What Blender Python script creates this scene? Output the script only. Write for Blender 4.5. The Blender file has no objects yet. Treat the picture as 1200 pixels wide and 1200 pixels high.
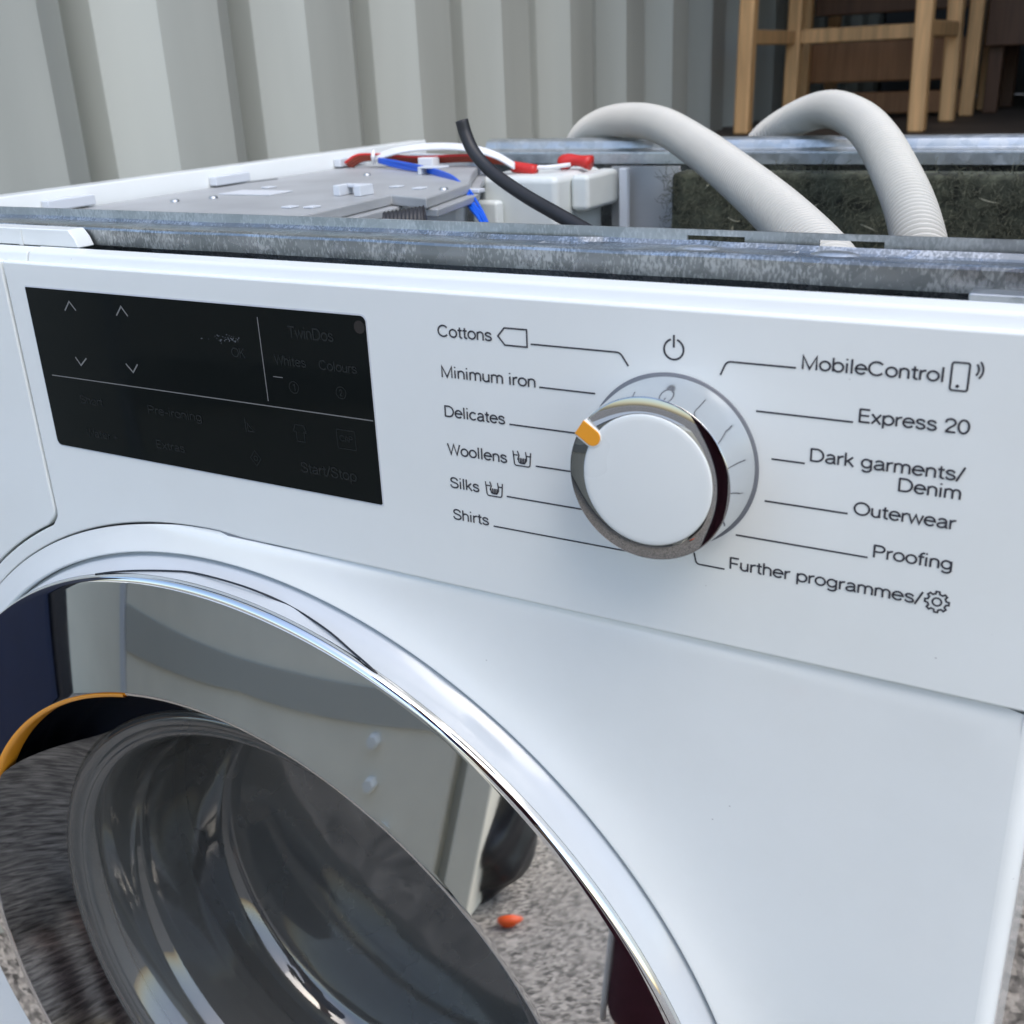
import bpy, bmesh, math, random
from mathutils import Vector, Matrix
rnd = random.Random(7)
PI = math.pi
R = math.radians
S = bpy.context.scene
COL = S.collection

# ------------------------------------------------------------------ camera
CAM = Vector((0.299652, -0.277375, 0.913554))
RIGHT = Vector((0.867443, 0.495772, -0.041863))
DOWN = Vector((0.155496, -0.350068, -0.923728))
FWD = Vector((-0.472613, 0.794772, -0.380755))
F = 1259.9                                                    # focal length in pixels of the 1200 px photograph
cd = bpy.data.cameras.new('camera')
co = bpy.data.objects.new('camera', cd)
COL.objects.link(co)
m = Matrix((( RIGHT.x, -DOWN.x, -FWD.x, CAM.x), (RIGHT.y, -DOWN.y, -FWD.y, CAM.y), (RIGHT.z, -DOWN.z, -FWD.z, CAM.z), (0, 0, 0, 1)))
co.matrix_world = m
cd.sensor_width = 36.0
cd.lens = 36.0 * F / 1200.0
cd.clip_start = 0.01
cd.clip_end = 500
cd.dof.use_dof = True
cd.dof.focus_distance = 0.40
cd.dof.aperture_fstop = 24
S.camera = co

# ------------------------------------------------------------------ sky, sun, exposure
SUN_EL, SUN_AZ = R(60), R(128)                                # azimuth clockwise from +y
w = bpy.data.worlds.new('World')
S.world = w
w.use_nodes = True
nt = w.node_tree
nt.nodes.clear()
sky = nt.nodes.new('ShaderNodeTexSky')
sky.sky_type = 'NISHITA'
sky.sun_disc = False
sky.sun_elevation = SUN_EL
sky.sun_rotation = SUN_AZ
sky.air_density = 1.2
sky.dust_density = 2.0
sky.ozone_density = 1.5
bg = nt.nodes.new('ShaderNodeBackground')
bg.inputs['Strength'].default_value = 0.15
wo = nt.nodes.new('ShaderNodeOutputWorld')
nt.links.new(sky.outputs[0], bg.inputs[0])
nt.links.new(bg.outputs[0], wo.inputs[0])
sl = bpy.data.lights.new('sun', 'SUN')
sl.energy = 0.5
sl.angle = R(40)
sl.color = (1.0, 0.95, 0.88)
so = bpy.data.objects.new('sun', sl)
COL.objects.link(so)
sd = Vector((math.sin(SUN_AZ) * math.cos(SUN_EL), math.cos(SUN_AZ) * math.cos(SUN_EL), math.sin(SUN_EL)))
so.rotation_euler = (-sd).to_track_quat('-Z', 'Y').to_euler()
S.view_settings.view_transform = 'Standard'
S.view_settings.look = 'None'
S.view_settings.exposure = 1.14
S.view_settings.gamma = 1.0

# ------------------------------------------------------------------ measuring: pixel of the photograph -> point on a real plane
def ray(px, py):
    return RIGHT * ((px - 600) / F) + DOWN * ((py - 600) / F) + FWD
def on_y(px, py, y=0.0):
    d = ray(px, py)
    return CAM + d * ((y - CAM.y) / d.y)
def on_z(px, py, z):
    d = ray(px, py)
    return CAM + d * ((z - CAM.z) / d.z)
def on_x(px, py, x):
    d = ray(px, py)
    return CAM + d * ((x - CAM.x) / d.x)

# ------------------------------------------------------------------ materials
def mat(name, color, rough=0.5, metal=0.0, coat=0.0, var=0.0, vscale=20.0, bump=0.0, bscale=80.0, spec=0.5, rvar=0.0, stretch=None, detail=4.0):
    m = bpy.data.materials.new(name)
    m.use_nodes = True
    n = m.node_tree
    p = n.nodes['Principled BSDF']
    p.inputs['Base Color'].default_value = (*color, 1)
    p.inputs['Roughness'].default_value = rough
    p.inputs['Metallic'].default_value = metal
    p.inputs['Coat Weight'].default_value = coat
    p.inputs['Coat Roughness'].default_value = 0.05
    p.inputs['Specular IOR Level'].default_value = spec
    tc = n.nodes.new('ShaderNodeTexCoord')
    mp = n.nodes.new('ShaderNodeMapping')
    if stretch: mp.inputs['Scale'].default_value = stretch
    n.links.new(tc.outputs['Object'], mp.inputs[0])
    if var or rvar:
        t = n.nodes.new('ShaderNodeTexNoise')
        t.inputs['Scale'].default_value = vscale
        t.inputs['Detail'].default_value = detail
        n.links.new(mp.outputs[0], t.inputs['Vector'])
        if var:
            mx = n.nodes.new('ShaderNodeMix')
            mx.data_type = 'RGBA'
            mx.inputs[6].default_value = (*[c * (1 - var) for c in color], 1)
            mx.inputs[7].default_value = (*[min(1, c * (1 + var)) for c in color], 1)
            cr = n.nodes.new('ShaderNodeMapRange')
            cr.inputs[1].default_value = 0.3
            cr.inputs[2].default_value = 0.7
            n.links.new(t.outputs['Fac'], cr.inputs[0])
            n.links.new(cr.outputs[0], mx.inputs[0])
            n.links.new(mx.outputs[2], p.inputs['Base Color'])
        if rvar:
            mr = n.nodes.new('ShaderNodeMapRange')
            mr.inputs[1].default_value = 0.3
            mr.inputs[2].default_value = 0.7
            mr.inputs[3].default_value = max(0.01, rough - rvar)
            mr.inputs[4].default_value = min(1, rough + rvar)
            n.links.new(t.outputs['Fac'], mr.inputs[0])
            n.links.new(mr.outputs[0], p.inputs['Roughness'])
    if bump:
        b = n.nodes.new('ShaderNodeBump')
        b.inputs['Strength'].default_value = bump
        b.inputs['Distance'].default_value = 0.001
        t2 = n.nodes.new('ShaderNodeTexNoise')
        t2.inputs['Scale'].default_value = bscale
        t2.inputs['Detail'].default_value = 6
        n.links.new(mp.outputs[0], t2.inputs['Vector'])
        n.links.new(t2.outputs['Fac'], b.inputs['Height'])
        n.links.new(b.outputs[0], p.inputs['Normal'])
    return m

def galvanized(name, dark=0.22, light=0.5, fleck=0.5, rough=0.32):
    """zinc coating: slate base with fine pale flecks that gather in patches, and faint broad crystals"""
    m = bpy.data.materials.new(name)
    m.use_nodes = True
    n = m.node_tree
    L = n.links.new
    p = n.nodes['Principled BSDF']
    p.inputs['Metallic'].default_value = 0.9
    tc = n.nodes.new('ShaderNodeTexCoord')
    mp = n.nodes.new('ShaderNodeMapping')
    mp.inputs['Scale'].default_value = (1, 1, 0.45)
    L(tc.outputs['Object'], mp.inputs[0])
    f = n.nodes.new('ShaderNodeTexNoise')
    f.inputs['Scale'].default_value = 1300
    f.inputs['Detail'].default_value = 2
    L(mp.outputs[0], f.inputs['Vector'])
    t = n.nodes.new('ShaderNodeTexNoise')
    t.inputs['Scale'].default_value = 55
    t.inputs['Detail'].default_value = 5
    L(tc.outputs['Object'], t.inputs['Vector'])
    ad = n.nodes.new('ShaderNodeMath')
    ad.operation = 'MULTIPLY_ADD'
    ad.inputs[1].default_value = 0.9
    L(t.outputs['Fac'], ad.inputs[0])
    L(f.outputs['Fac'], ad.inputs[2])
    mr = n.nodes.new('ShaderNodeMapRange')
    mr.inputs[1].default_value = 0.93
    mr.inputs[2].default_value = 1.13
    mr.inputs[4].default_value = fleck
    L(ad.outputs[0], mr.inputs[0])
    v = n.nodes.new('ShaderNodeTexVoronoi')
    v.inputs['Scale'].default_value = 160
    L(tc.outputs['Object'], v.inputs['Vector'])
    sep = n.nodes.new('ShaderNodeSeparateColor')
    L(v.outputs['Color'], sep.inputs[0])
    base = n.nodes.new('ShaderNodeMix')
    base.data_type = 'RGBA'
    base.inputs[6].default_value = (dark * 0.94, dark, dark * 1.0, 1)
    base.inputs[7].default_value = (dark * 1.22, dark * 1.27, dark * 1.27, 1)
    L(sep.outputs[0], base.inputs[0])
    mx = n.nodes.new('ShaderNodeMix')
    mx.data_type = 'RGBA'
    mx.inputs[7].default_value = (light * 0.98, light, light, 1)
    L(mr.outputs[0], mx.inputs[0])
    L(base.outputs[2], mx.inputs[6])
    L(mx.outputs[2], p.inputs['Base Color'])
    rr = n.nodes.new('ShaderNodeMapRange')
    rr.inputs[3].default_value = rough - 0.08
    rr.inputs[4].default_value = rough + 0.10
    L(sep.outputs[1], rr.inputs[0])
    L(rr.outputs[0], p.inputs['Roughness'])
    return m

def specks(m, base, scale=60, amount=0.75, col=(0.48, 0.48, 0.48), grime=0.05):
    """sparse small scuffs and a breath of dust on a painted surface"""
    n = m.node_tree
    L = n.links.new
    p = n.nodes['Principled BSDF']
    tc = n.nodes.new('ShaderNodeTexCoord')
    mp = n.nodes.new('ShaderNodeMapping')
    mp.inputs['Rotation'].default_value = (0.3, 0.6, 0.9)
    mp.inputs['Scale'].default_value = (1.0, 0.55, 1.3)
    L(tc.outputs['Object'], mp.inputs[0])
    v = n.nodes.new('ShaderNodeTexVoronoi')
    v.inputs['Scale'].default_value = scale
    L(mp.outputs[0], v.inputs['Vector'])
    d = n.nodes.new('ShaderNodeMapRange')
    d.inputs[1].default_value = 0.010
    d.inputs[2].default_value = 0.028
    d.inputs[3].default_value = 1
    d.inputs[4].default_value = 0
    L(v.outputs['Distance'], d.inputs[0])
    sep = n.nodes.new('ShaderNodeSeparateColor')
    L(v.outputs['Color'], sep.inputs[0])
    g = n.nodes.new('ShaderNodeMath')
    g.operation = 'GREATER_THAN'
    g.inputs[1].default_value = amount
    L(sep.outputs[0], g.inputs[0])
    mul = n.nodes.new('ShaderNodeMath')
    mul.operation = 'MULTIPLY'
    L(d.outputs[0], mul.inputs[0])
    L(g.outputs[0], mul.inputs[1])
    t = n.nodes.new('ShaderNodeTexNoise')
    t.inputs['Scale'].default_value = 9
    t.inputs['Detail'].default_value = 9
    t.inputs['Roughness'].default_value = 0.65
    L(tc.outputs['Object'], t.inputs['Vector'])
    tr = n.nodes.new('ShaderNodeMapRange')
    tr.inputs[1].default_value = 0.45
    tr.inputs[2].default_value = 0.75
    tr.inputs[4].default_value = grime * 7
    L(t.outputs['Fac'], tr.inputs[0])
    m1 = n.nodes.new('ShaderNodeMix')
    m1.data_type = 'RGBA'
    m1.inputs[6].default_value = (*base, 1)
    m1.inputs[7].default_value = (base[0] * 0.86, base[1] * 0.85, base[2] * 0.82, 1)
    L(tr.outputs[0], m1.inputs[0])
    m2 = n.nodes.new('ShaderNodeMix')
    m2.data_type = 'RGBA'
    m2.inputs[7].default_value = (*col, 1)
    L(mul.outputs[0], m2.inputs[0])
    L(m1.outputs[2], m2.inputs[6])
    L(m2.outputs[2], p.inputs['Base Color'])

def wood(name, base):
    m = bpy.data.materials.new(name)
    m.use_nodes = True
    n = m.node_tree
    p = n.nodes['Principled BSDF']
    p.inputs['Roughness'].default_value = 0.55
    tc = n.nodes.new('ShaderNodeTexCoord')
    mp = n.nodes.new('ShaderNodeMapping')
    mp.inputs['Scale'].default_value = (30, 30, 2.0)
    n.links.new(tc.outputs['Object'], mp.inputs[0])
    t = n.nodes.new('ShaderNodeTexNoise')
    t.inputs['Scale'].default_value = 2.0
    t.inputs['Detail'].default_value = 6
    t.inputs['Distortion'].default_value = 0.6
    n.links.new(mp.outputs[0], t.inputs['Vector'])
    r = n.nodes.new('ShaderNodeValToRGB')
    r.color_ramp.elements[0].position = 0.3
    r.color_ramp.elements[0].color = (*[c * 0.7 for c in base], 1)
    r.color_ramp.elements[1].position = 0.7
    r.color_ramp.elements[1].color = (*[c * 1.2 for c in base], 1)
    n.links.new(t.outputs['Fac'], r.inputs[0])
    n.links.new(r.outputs[0], p.inputs['Base Color'])
    return m

def asphalt():
    m = bpy.data.materials.new('asphalt')
    m.use_nodes = True
    n = m.node_tree
    p = n.nodes['Principled BSDF']
    p.inputs['Roughness'].default_value = 0.9
    tc = n.nodes.new('ShaderNodeTexCoord')
    v = n.nodes.new('ShaderNodeTexVoronoi')
    v.inputs['Scale'].default_value = 120
    v.inputs['Randomness'].default_value = 1
    t = n.nodes.new('ShaderNodeTexNoise')
    t.inputs['Scale'].default_value = 60
    t.inputs['Detail'].default_value = 8
    t.inputs['Roughness'].default_value = 0.7
    n.links.new(tc.outputs['Object'], v.inputs['Vector'])
    n.links.new(tc.outputs['Object'], t.inputs['Vector'])
    sep = n.nodes.new('ShaderNodeSeparateColor')
    n.links.new(v.outputs['Color'], sep.inputs[0])
    mul = n.nodes.new('ShaderNodeMath')
    mul.operation = 'MULTIPLY_ADD'
    mul.inputs[1].default_value = 0.5
    n.links.new(sep.outputs[0], mul.inputs[0])
    n.links.new(t.outputs['Fac'], mul.inputs[2])
    r = n.nodes.new('ShaderNodeValToRGB')
    r.color_ramp.elements[0].position = 0.45
    r.color_ramp.elements[0].color = (0.06, 0.056, 0.050, 1)
    r.color_ramp.elements[1].position = 1.0
    r.color_ramp.elements[1].color = (0.48, 0.44, 0.39, 1)
    n.links.new(mul.outputs[0], r.inputs[0])
    n.links.new(r.outputs[0], p.inputs['Base Color'])
    b = n.nodes.new('ShaderNodeBump')
    b.inputs['Strength'].default_value = 0.8
    b.inputs['Distance'].default_value = 0.006
    n.links.new(mul.outputs[0], b.inputs['Height'])
    n.links.new(b.outputs[0], p.inputs['Normal'])
    return m

def glass_mat(name, tint, ior=1.55, dirt=0.0):
    m = bpy.data.materials.new(name)
    m.use_nodes = True
    n = m.node_tree
    n.nodes.remove(n.nodes['Principled BSDF'])
    out = n.nodes['Material Output']
    tr = n.nodes.new('ShaderNodeBsdfTransparent')
    tr.inputs[0].default_value = (*tint, 1)
    gl = n.nodes.new('ShaderNodeBsdfGlossy')
    gl.inputs['Roughness'].default_value = 0.045
    gl.inputs[0].default_value = (1.0, 0.99, 0.96, 1)
    fr = n.nodes.new('ShaderNodeFresnel')
    fr.inputs[0].default_value = ior
    if dirt:
        df = n.nodes.new('ShaderNodeBsdfDiffuse')
        df.inputs[0].default_value = (0.57, 0.57, 0.55, 1)
        md_ = n.nodes.new('ShaderNodeMixShader')
        md_.inputs[0].default_value = dirt
        n.links.new(tr.outputs[0], md_.inputs[1])
        n.links.new(df.outputs[0], md_.inputs[2])
        tr = md_
    mx = n.nodes.new('ShaderNodeMixShader')
    n.links.new(fr.outputs[0], mx.inputs[0])
    n.links.new(tr.outputs[0], mx.inputs[1])
    n.links.new(gl.outputs[0], mx.inputs[2])
    n.links.new(mx.outputs[0], out.inputs[0])
    return m

M = {}
M['white'] = mat('white_plastic', (0.79, 0.815, 0.795), 0.32, coat=0.25, rvar=0.05, vscale=9)
M['enamel'] = mat('white_enamel', (0.79, 0.815, 0.80), 0.22, coat=0.5, rvar=0.04, vscale=6, bump=0.03, bscale=300)
M['inner_white'] = mat('dull_white_plastic', (0.62, 0.64, 0.66), 0.45, var=0.08, vscale=30)
M['ring_grey'] = mat('light_grey_plastic', (0.54, 0.575, 0.60), 0.16, coat=0.4, var=0.04, vscale=150)
M['tray'] = mat('grey_plastic', (0.37, 0.38, 0.38), 0.42, var=0.10, vscale=25, bump=0.05, bscale=500)
M['clip'] = mat('pale_plastic', (0.62, 0.65, 0.68), 0.4)
M['ink'] = mat('grey_ink', (0.035, 0.035, 0.045), 0.5)
M['knobside'] = mat('silvered_plastic', (0.66, 0.69, 0.71), 0.07, metal=0.85)
M['chrome'] = mat('chrome', (0.78, 0.77, 0.74), 0.025, metal=1.0, rvar=0.012, vscale=60)
M['darkchrome'] = mat('dark_chrome', (0.43, 0.43, 0.42), 0.025, metal=1.0, rvar=0.008, vscale=90)
M['orange'] = mat('orange_plastic', (0.90, 0.36, 0.02), 0.32, coat=0.3)
M['display'] = mat('black_glass', (0.004, 0.0055, 0.0052), 0.07, rvar=0.03, vscale=35, spec=0.25)
M['display_mark'] = mat('display_grey_print', (0.17, 0.17, 0.165), 0.5)
M['display_faint'] = mat('display_faint_print', (0.014, 0.016, 0.016), 0.4, spec=0.25)
M['black'] = mat('black_rubber', (0.018, 0.018, 0.020), 0.5, var=0.2, vscale=60)
M['navyblack'] = mat('black_plastic', (0.010, 0.012, 0.018), 0.25)
M['galv'] = galvanized('galvanised_steel', 0.25, 0.62, 0.7)
specks(M['white'], (0.79, 0.815, 0.795), 70, 0.55)
specks(M['enamel'], (0.79, 0.815, 0.80), 60, 0.40)
specks(M['ring_grey'], (0.54, 0.575, 0.60), 330, 0.30, (0.42, 0.45, 0.48), 0.04)
specks(M['chrome'], (0.78, 0.77, 0.74), 420, 0.55, (0.55, 0.54, 0.51), 0.01)
M['galv3'] = galvanized('galvanised_steel_flange', 0.44, 0.72, 0.6, 0.38)
M['galv2'] = galvanized('galvanised_steel_pale', 0.44, 0.62, 0.35, 0.42)
M['hose'] = mat('hose_grey_white', (0.55, 0.53, 0.47), 0.42, var=0.04, vscale=12)
M['hose_groove_shade'] = mat('hose_groove_shade', (0.16, 0.15, 0.13), 0.6, var=0.15, vscale=25)
M['felt'] = mat('felt_dark', (0.055, 0.060, 0.040), 0.95, var=0.8, vscale=90, bump=1.0, bscale=220)
M['fibre'] = mat('fibre_green', (0.085, 0.088, 0.058), 0.9)
M['fibre2'] = mat('fibre_pale', (0.34, 0.33, 0.24), 0.9)
M['wire_red'] = mat('wire_red', (0.55, 0.02, 0.015), 0.4)
M['wire_brown'] = mat('wire_brown', (0.28, 0.045, 0.02), 0.45)
M['wire_blue'] = mat('wire_blue', (0.005, 0.10, 0.62), 0.4)
M['wire_white'] = mat('wire_white', (0.75, 0.75, 0.75), 0.4)
M['filter'] = mat('milky_plastic', (0.66, 0.69, 0.66), 0.4, var=0.05, vscale=30)
M['filter'].node_tree.nodes['Principled BSDF'].inputs['Subsurface Weight'].default_value = 0.2
M['filter'].node_tree.nodes['Principled BSDF'].inputs['Subsurface Radius'].default_value = (0.01, 0.01, 0.01)
M['wall'] = mat('container_grey_paint', (0.42, 0.435, 0.395), 0.5, var=0.14, vscale=5, stretch=(1, 1, 0.12), bump=0.05, bscale=40)
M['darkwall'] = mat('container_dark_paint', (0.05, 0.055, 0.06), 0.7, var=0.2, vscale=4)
M['floorply'] = mat('container_dark_floor', (0.075, 0.058, 0.045), 0.65, var=0.3, vscale=6)
M['oak'] = wood('oak', (0.74, 0.43, 0.19))
M['oakdark'] = wood('brown_wood', (0.33, 0.16, 0.07))
M['walnut'] = wood('dark_brown_wood', (0.11, 0.052, 0.026))
M['steel'] = mat('drum_steel', (0.42, 0.43, 0.44), 0.3, metal=1.0, rvar=0.1, vscale=30)
M['gasket'] = mat('grey_rubber', (0.17, 0.17, 0.165), 0.55)
M['glass'] = glass_mat('door_glass', (0.66, 0.70, 0.72), 1.95, 0.09)
M['cabinet'] = mat('cabinet_grey_green', (0.84, 0.80, 0.67), 0.45, var=0.04, vscale=8)
M['cabinet_dark'] = mat('cabinet_web_and_shade', (0.47, 0.47, 0.42), 0.5)
M['bin'] = mat('navy_plastic', (0.004, 0.010, 0.036), 0.35, var=0.15, vscale=8)
M['bag'] = mat('black_bag', (0.012, 0.012, 0.014), 0.35, bump=0.6, bscale=25)
M['trousers'] = mat('maroon_cloth', (0.055, 0.006, 0.016), 0.85, var=0.15, vscale=60)
M['jacket'] = mat('blue_cloth', (0.01, 0.04, 0.20), 0.8, var=0.2, vscale=30)
M['skin'] = mat('skin', (0.42, 0.20, 0.13), 0.5, var=0.06, vscale=40)
M['hair'] = mat('dark_hair', (0.02, 0.013, 0.01), 0.6)
M['shoe'] = mat('black_shoe', (0.015, 0.015, 0.015), 0.5)
M['stripe'] = mat('white_stripe', (0.7, 0.7, 0.7), 0.7)

# ------------------------------------------------------------------ object helpers
def empty(name, label, cat, loc=(0, 0, 0), group=None, parent=None):
    o = bpy.data.objects.new(name, None)
    o.empty_display_size = 0.05
    COL.objects.link(o)
    o.location = loc
    if parent: o.parent = parent
    if label: o['label'] = label
    if cat: o['category'] = cat
    if group: o['group'] = group
    return o
def link(name, me, material, parent=None, kind=None, label=None):
    o = bpy.data.objects.new(name, me)
    COL.objects.link(o)
    if material and not me.materials: me.materials.append(material)
    if parent:
        o.parent = parent
        wl = Vector((0, 0, 0))
        p = parent
        while p:
            wl += p.location
            p = p.parent
        o.location = -wl                                     # meshes are written in world coordinates
    if kind: o['kind'] = kind
    if label: o['label'] = label
    return o
def from_bm(name, bm, material, parent=None, smooth=False, **k):
    me = bpy.data.meshes.new(name)
    bm.normal_update()
    bm.to_mesh(me)
    bm.free()
    if smooth:
        for p in me.polygons: p.use_smooth = True
    return link(name, me, material, parent, **k)
def from_py(name, vs, fs, material, parent=None, smooth=False, **k):
    me = bpy.data.meshes.new(name)
    me.from_pydata([tuple(v) for v in vs], [], fs)
    me.update()
    if smooth:
        for p in me.polygons: p.use_smooth = True
    return link(name, me, material, parent, **k)
def bevel(o, width, seg=2, angle=40):
    md = o.modifiers.new('bevel', 'BEVEL')
    md.width = width
    md.segments = seg
    md.limit_method = 'ANGLE'
    md.angle_limit = R(angle)
    md.harden_normals = True
    for p in o.data.polygons: p.use_smooth = True
    return o
def box(bm, x0, x1, y0, y1, z0, z1, mtx=None):
    vs = [Vector((x, y, z)) for z in (z0, z1) for y in (y0, y1) for x in (x0, x1)]
    if mtx: vs = [mtx @ v for v in vs]
    v = [bm.verts.new(p) for p in vs]
    for f in ((0, 2, 3, 1), (4, 5, 7, 6), (0, 1, 5, 4), (2, 6, 7, 3), (0, 4, 6, 2), (1, 3, 7, 5)):
        bm.faces.new([v[i] for i in f])
def boxo(name, b, material, parent=None, bev=0.0, **k):
    bm = bmesh.new()
    box(bm, *b)
    o = from_bm(name, bm, material, parent, **k)
    if bev: bevel(o, bev)
    return o
def catmull(pts, n):
    P = [Vector(p) for p in pts]
    P = [P[0] * 2 - P[1]] + P + [P[-1] * 2 - P[-2]]
    out = []
    for i in range(1, len(P) - 2):
        for k in range(n):
            t = k / n
            a, b, c, d = P[i - 1], P[i], P[i + 1], P[i + 2]
            out.append(0.5 * ((2 * b) + (c - a) * t + (2 * a - 5 * b + 4 * c - d) * t * t + (3 * b - a - 3 * c + d) * t ** 3))
    out.append(P[-2])
    return out
def tube_mesh(pts, rad, seg=12, caps=True):
    vs, fs = [], []
    n = len(pts)
    rf = rad if callable(rad) else (lambda i: rad)
    up = Vector((0, 0, 1))
    prev = None
    for i, p in enumerate(pts):
        t = (pts[min(i + 1, n - 1)] - pts[max(i - 1, 0)]).normalized()
        a = (prev - t * prev.dot(t)) if prev else t.cross(up if abs(t.z) < 0.9 else Vector((1, 0, 0)))
        a.normalize()
        prev = a
        b = t.cross(a)
        r = rf(i)
        for k in range(seg):
            q = 2 * PI * k / seg
            vs.append(p + (a * math.cos(q) + b * math.sin(q)) * r)
    for i in range(n - 1):
        for k in range(seg):
            k2 = (k + 1) % seg
            fs.append((i * seg + k, i * seg + k2, (i + 1) * seg + k2, (i + 1) * seg + k))
    if caps:
        fs.append(tuple(range(seg))[::-1])
        fs.append(tuple(range((n - 1) * seg, n * seg)))
    return vs, fs
def tube(name, pts, rad, material, parent=None, seg=12, n=8, **k):
    vs, fs = tube_mesh(catmull(pts, n) if n > 1 else [Vector(p) for p in pts], rad, seg)
    return from_py(name, vs, fs, material, parent, True, **k)
def lathe(name, prof, c, material, parent=None, seg=256, a0=0.0, a1=2 * PI, smooth=True, **k):
    """prof: (radius, y) pairs turned about the axis along y through c = (x, z)"""
    full = abs(a1 - a0 - 2 * PI) < 1e-6
    cols = seg if full else seg + 1
    vs, fs = [], []
    for i in range(cols):
        a = a0 + (a1 - a0) * i / seg
        for r, y in prof:
            vs.append((c[0] + r * math.cos(a), y, c[1] + r * math.sin(a)))
    n = len(prof)
    for i in range(seg):
        j = (i + 1) % cols
        for q in range(n - 1):
            fs.append((i * n + q, i * n + q + 1, j * n + q + 1, j * n + q))
    return from_py(name, vs, fs, material, parent, smooth, **k)
def extrude_poly(name, poly, y0, y1, material, parent=None, bev=0.0, seg=2, **k):
    """poly: (x, z) outline seen from the front, extruded from y0 (front) to y1"""
    n = len(poly)
    vs = [(x, y0, z) for x, z in poly] + [(x, y1, z) for x, z in poly]
    fs = [tuple(range(n)), tuple(range(2 * n - 1, n - 1, -1))]
    for i in range(n):
        j = (i + 1) % n
        fs.append((j, i, n + i, n + j))
    bm = bmesh.new()
    v = [bm.verts.new(p) for p in vs]
    for f in fs: bm.faces.new([v[i] for i in f])
    bmesh.ops.recalc_face_normals(bm, faces=bm.faces)
    o = from_bm(name, bm, material, parent, **k)
    if bev: bevel(o, bev, seg, 30)
    return o
def extrude_x(name, prof, x0, x1, material, parent=None, closed=True, smooth=False, **k):
    n = len(prof)
    vs = [(x0, y, z) for y, z in prof] + [(x1, y, z) for y, z in prof]
    fs = [(i, (i + 1) % n, n + (i + 1) % n, n + i) for i in range(n if closed else n - 1)]
    if closed: fs += [tuple(range(n - 1, -1, -1)), tuple(range(n, 2 * n))]
    return from_py(name, vs, fs, material, parent, smooth, **k)

# ================================================================== GROUND
o = boxo('ground', (-60, 60, -60, 60, -0.3, 0.0), asphalt(), kind='structure')
o['label'] = 'grey speckled asphalt yard under the machine'

# ================================================================== SHIPPING CONTAINER BEHIND
container = empty('shipping_container', 'open grey corrugated steel container with dark interior behind the washing machine', 'container', (0.4, 2.4, 0))
def corrugated(name, y0, y1, z0, z1, xface, out, phase, material):
    """sheet along y: flats 0.10 at xface, slopes, grooves 0.04 recessed by 36 mm"""
    prof = []
    y = phase
    while y > y0: y -= 0.278
    while y < y1 + 0.278:
        prof += [(xface, y), (xface, y + 0.104), (xface + out * 0.42, y + 0.172), (xface + out, y + 0.179), (xface + out, y + 0.209), (xface + out * 0.42, y + 0.216)]
        y += 0.278
    prof = [(x, min(max(q, y0), y1)) for x, q in prof]
    vs, fs = [], []
    for x, q in prof: vs += [(x, q, z0), (x, q, z1)]
    for i in range(len(prof) - 1): fs.append((2 * i, 2 * i + 2, 2 * i + 3, 2 * i + 1))
    return from_py(name, vs, fs, material, container)
corrugated('corrugated_wall', -0.05, 4.8, 0.12, 2.597, -0.79, -0.11, 0.764, M['wall'])
corrugated('corrugated_wall', 0.75, 4.8, 0.12, 2.597, 1.62, 0.05, 0.764, M['wall'])
boxo('container_floor', (-0.86, 1.69, 0.95, 4.86, 0.60, 0.73), M['floorply'], container)
boxo('container_roof', (-0.93, 1.76, 1.45, 4.86, 2.60, 2.65), M['wall'], container)
boxo('rear_wall', (-0.93, 1.76, 4.80, 4.86, 0.733, 2.597), M['darkwall'], container)
boxo('bottom_rail', (-0.87, -0.795, -0.05, 4.8, 0.0, 0.117), M['wall'], container)

# wooden stools and boards inside
def stool(name, label, lx0, lx1, y0, y1, z0, zt, rz, mtl, leg=0.020, seat=True):
    st = empty(name, label, 'stool', ((lx0 + lx1) / 2, (y0 + y1) / 2, z0), 'wooden stools stored in the container')
    for x, y in ((lx0, y0), (lx1, y0), (lx0, y1), (lx1, y1)):
        dx = 0.012 if x == lx0 else -0.012
        bm = bmesh.new()
        sh = Matrix.Translation((x, y, z0)) @ Matrix(((1, 0, dx / (zt - z0), 0), (0, 1, 0, 0), (0, 0, 1, 0), (0, 0, 0, 1)))
        box(bm, -leg, leg, -leg, leg, 0.0, zt - z0, sh)
        bevel(from_bm('leg', bm, mtl, st), 0.006)
    for x in (lx0, lx1):
        bevel(boxo('side_rung', (x - 0.011, x + 0.011, y0 + leg, y1 - leg, rz - 0.018, rz + 0.018), mtl, st), 0.004)
    bevel(boxo('back_rung', (lx0 + leg, lx1 - leg, y1 - 0.011, y1 + 0.011, rz - 0.018, rz + 0.020), mtl, st), 0.004)
    if seat:
        boxo('seat', (lx0 - 0.03, lx1 + 0.03, y0 - 0.03, y1 + 0.03, zt + 0.001, zt + 0.03), mtl, st, 0.008)
    return st
stool('wooden_stool', 'light oak stool with slim square legs and low rungs, in front of the other furniture', -0.66, -0.225, 2.60, 3.02, 0.731, 1.38, 0.962, M['oak'])
ch = empty('wooden_chair', 'light wooden chair with two wide slats, behind the front oak stool', 'chair', (-0.46, 3.30, 0.731))
for x in (-0.70, -0.215):
    for y in (3.28, 3.62):
        boxo('leg', (x - 0.019, x + 0.019, y - 0.018, y + 0.018, 0.731, 1.30), M['oak'], ch, 0.005)
boxo('slat', (-0.681, -0.234, 3.29, 3.312, 0.832, 0.945), M['oakdark'], ch, 0.006)
boxo('slat', (-0.681, -0.234, 3.295, 3.317, 0.740, 0.803), M['oakdark'], ch, 0.006)
boxo('slat', (-0.681, -0.234, 3.30, 3.322, 1.02, 1.11), M['walnut'], ch, 0.006)
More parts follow.
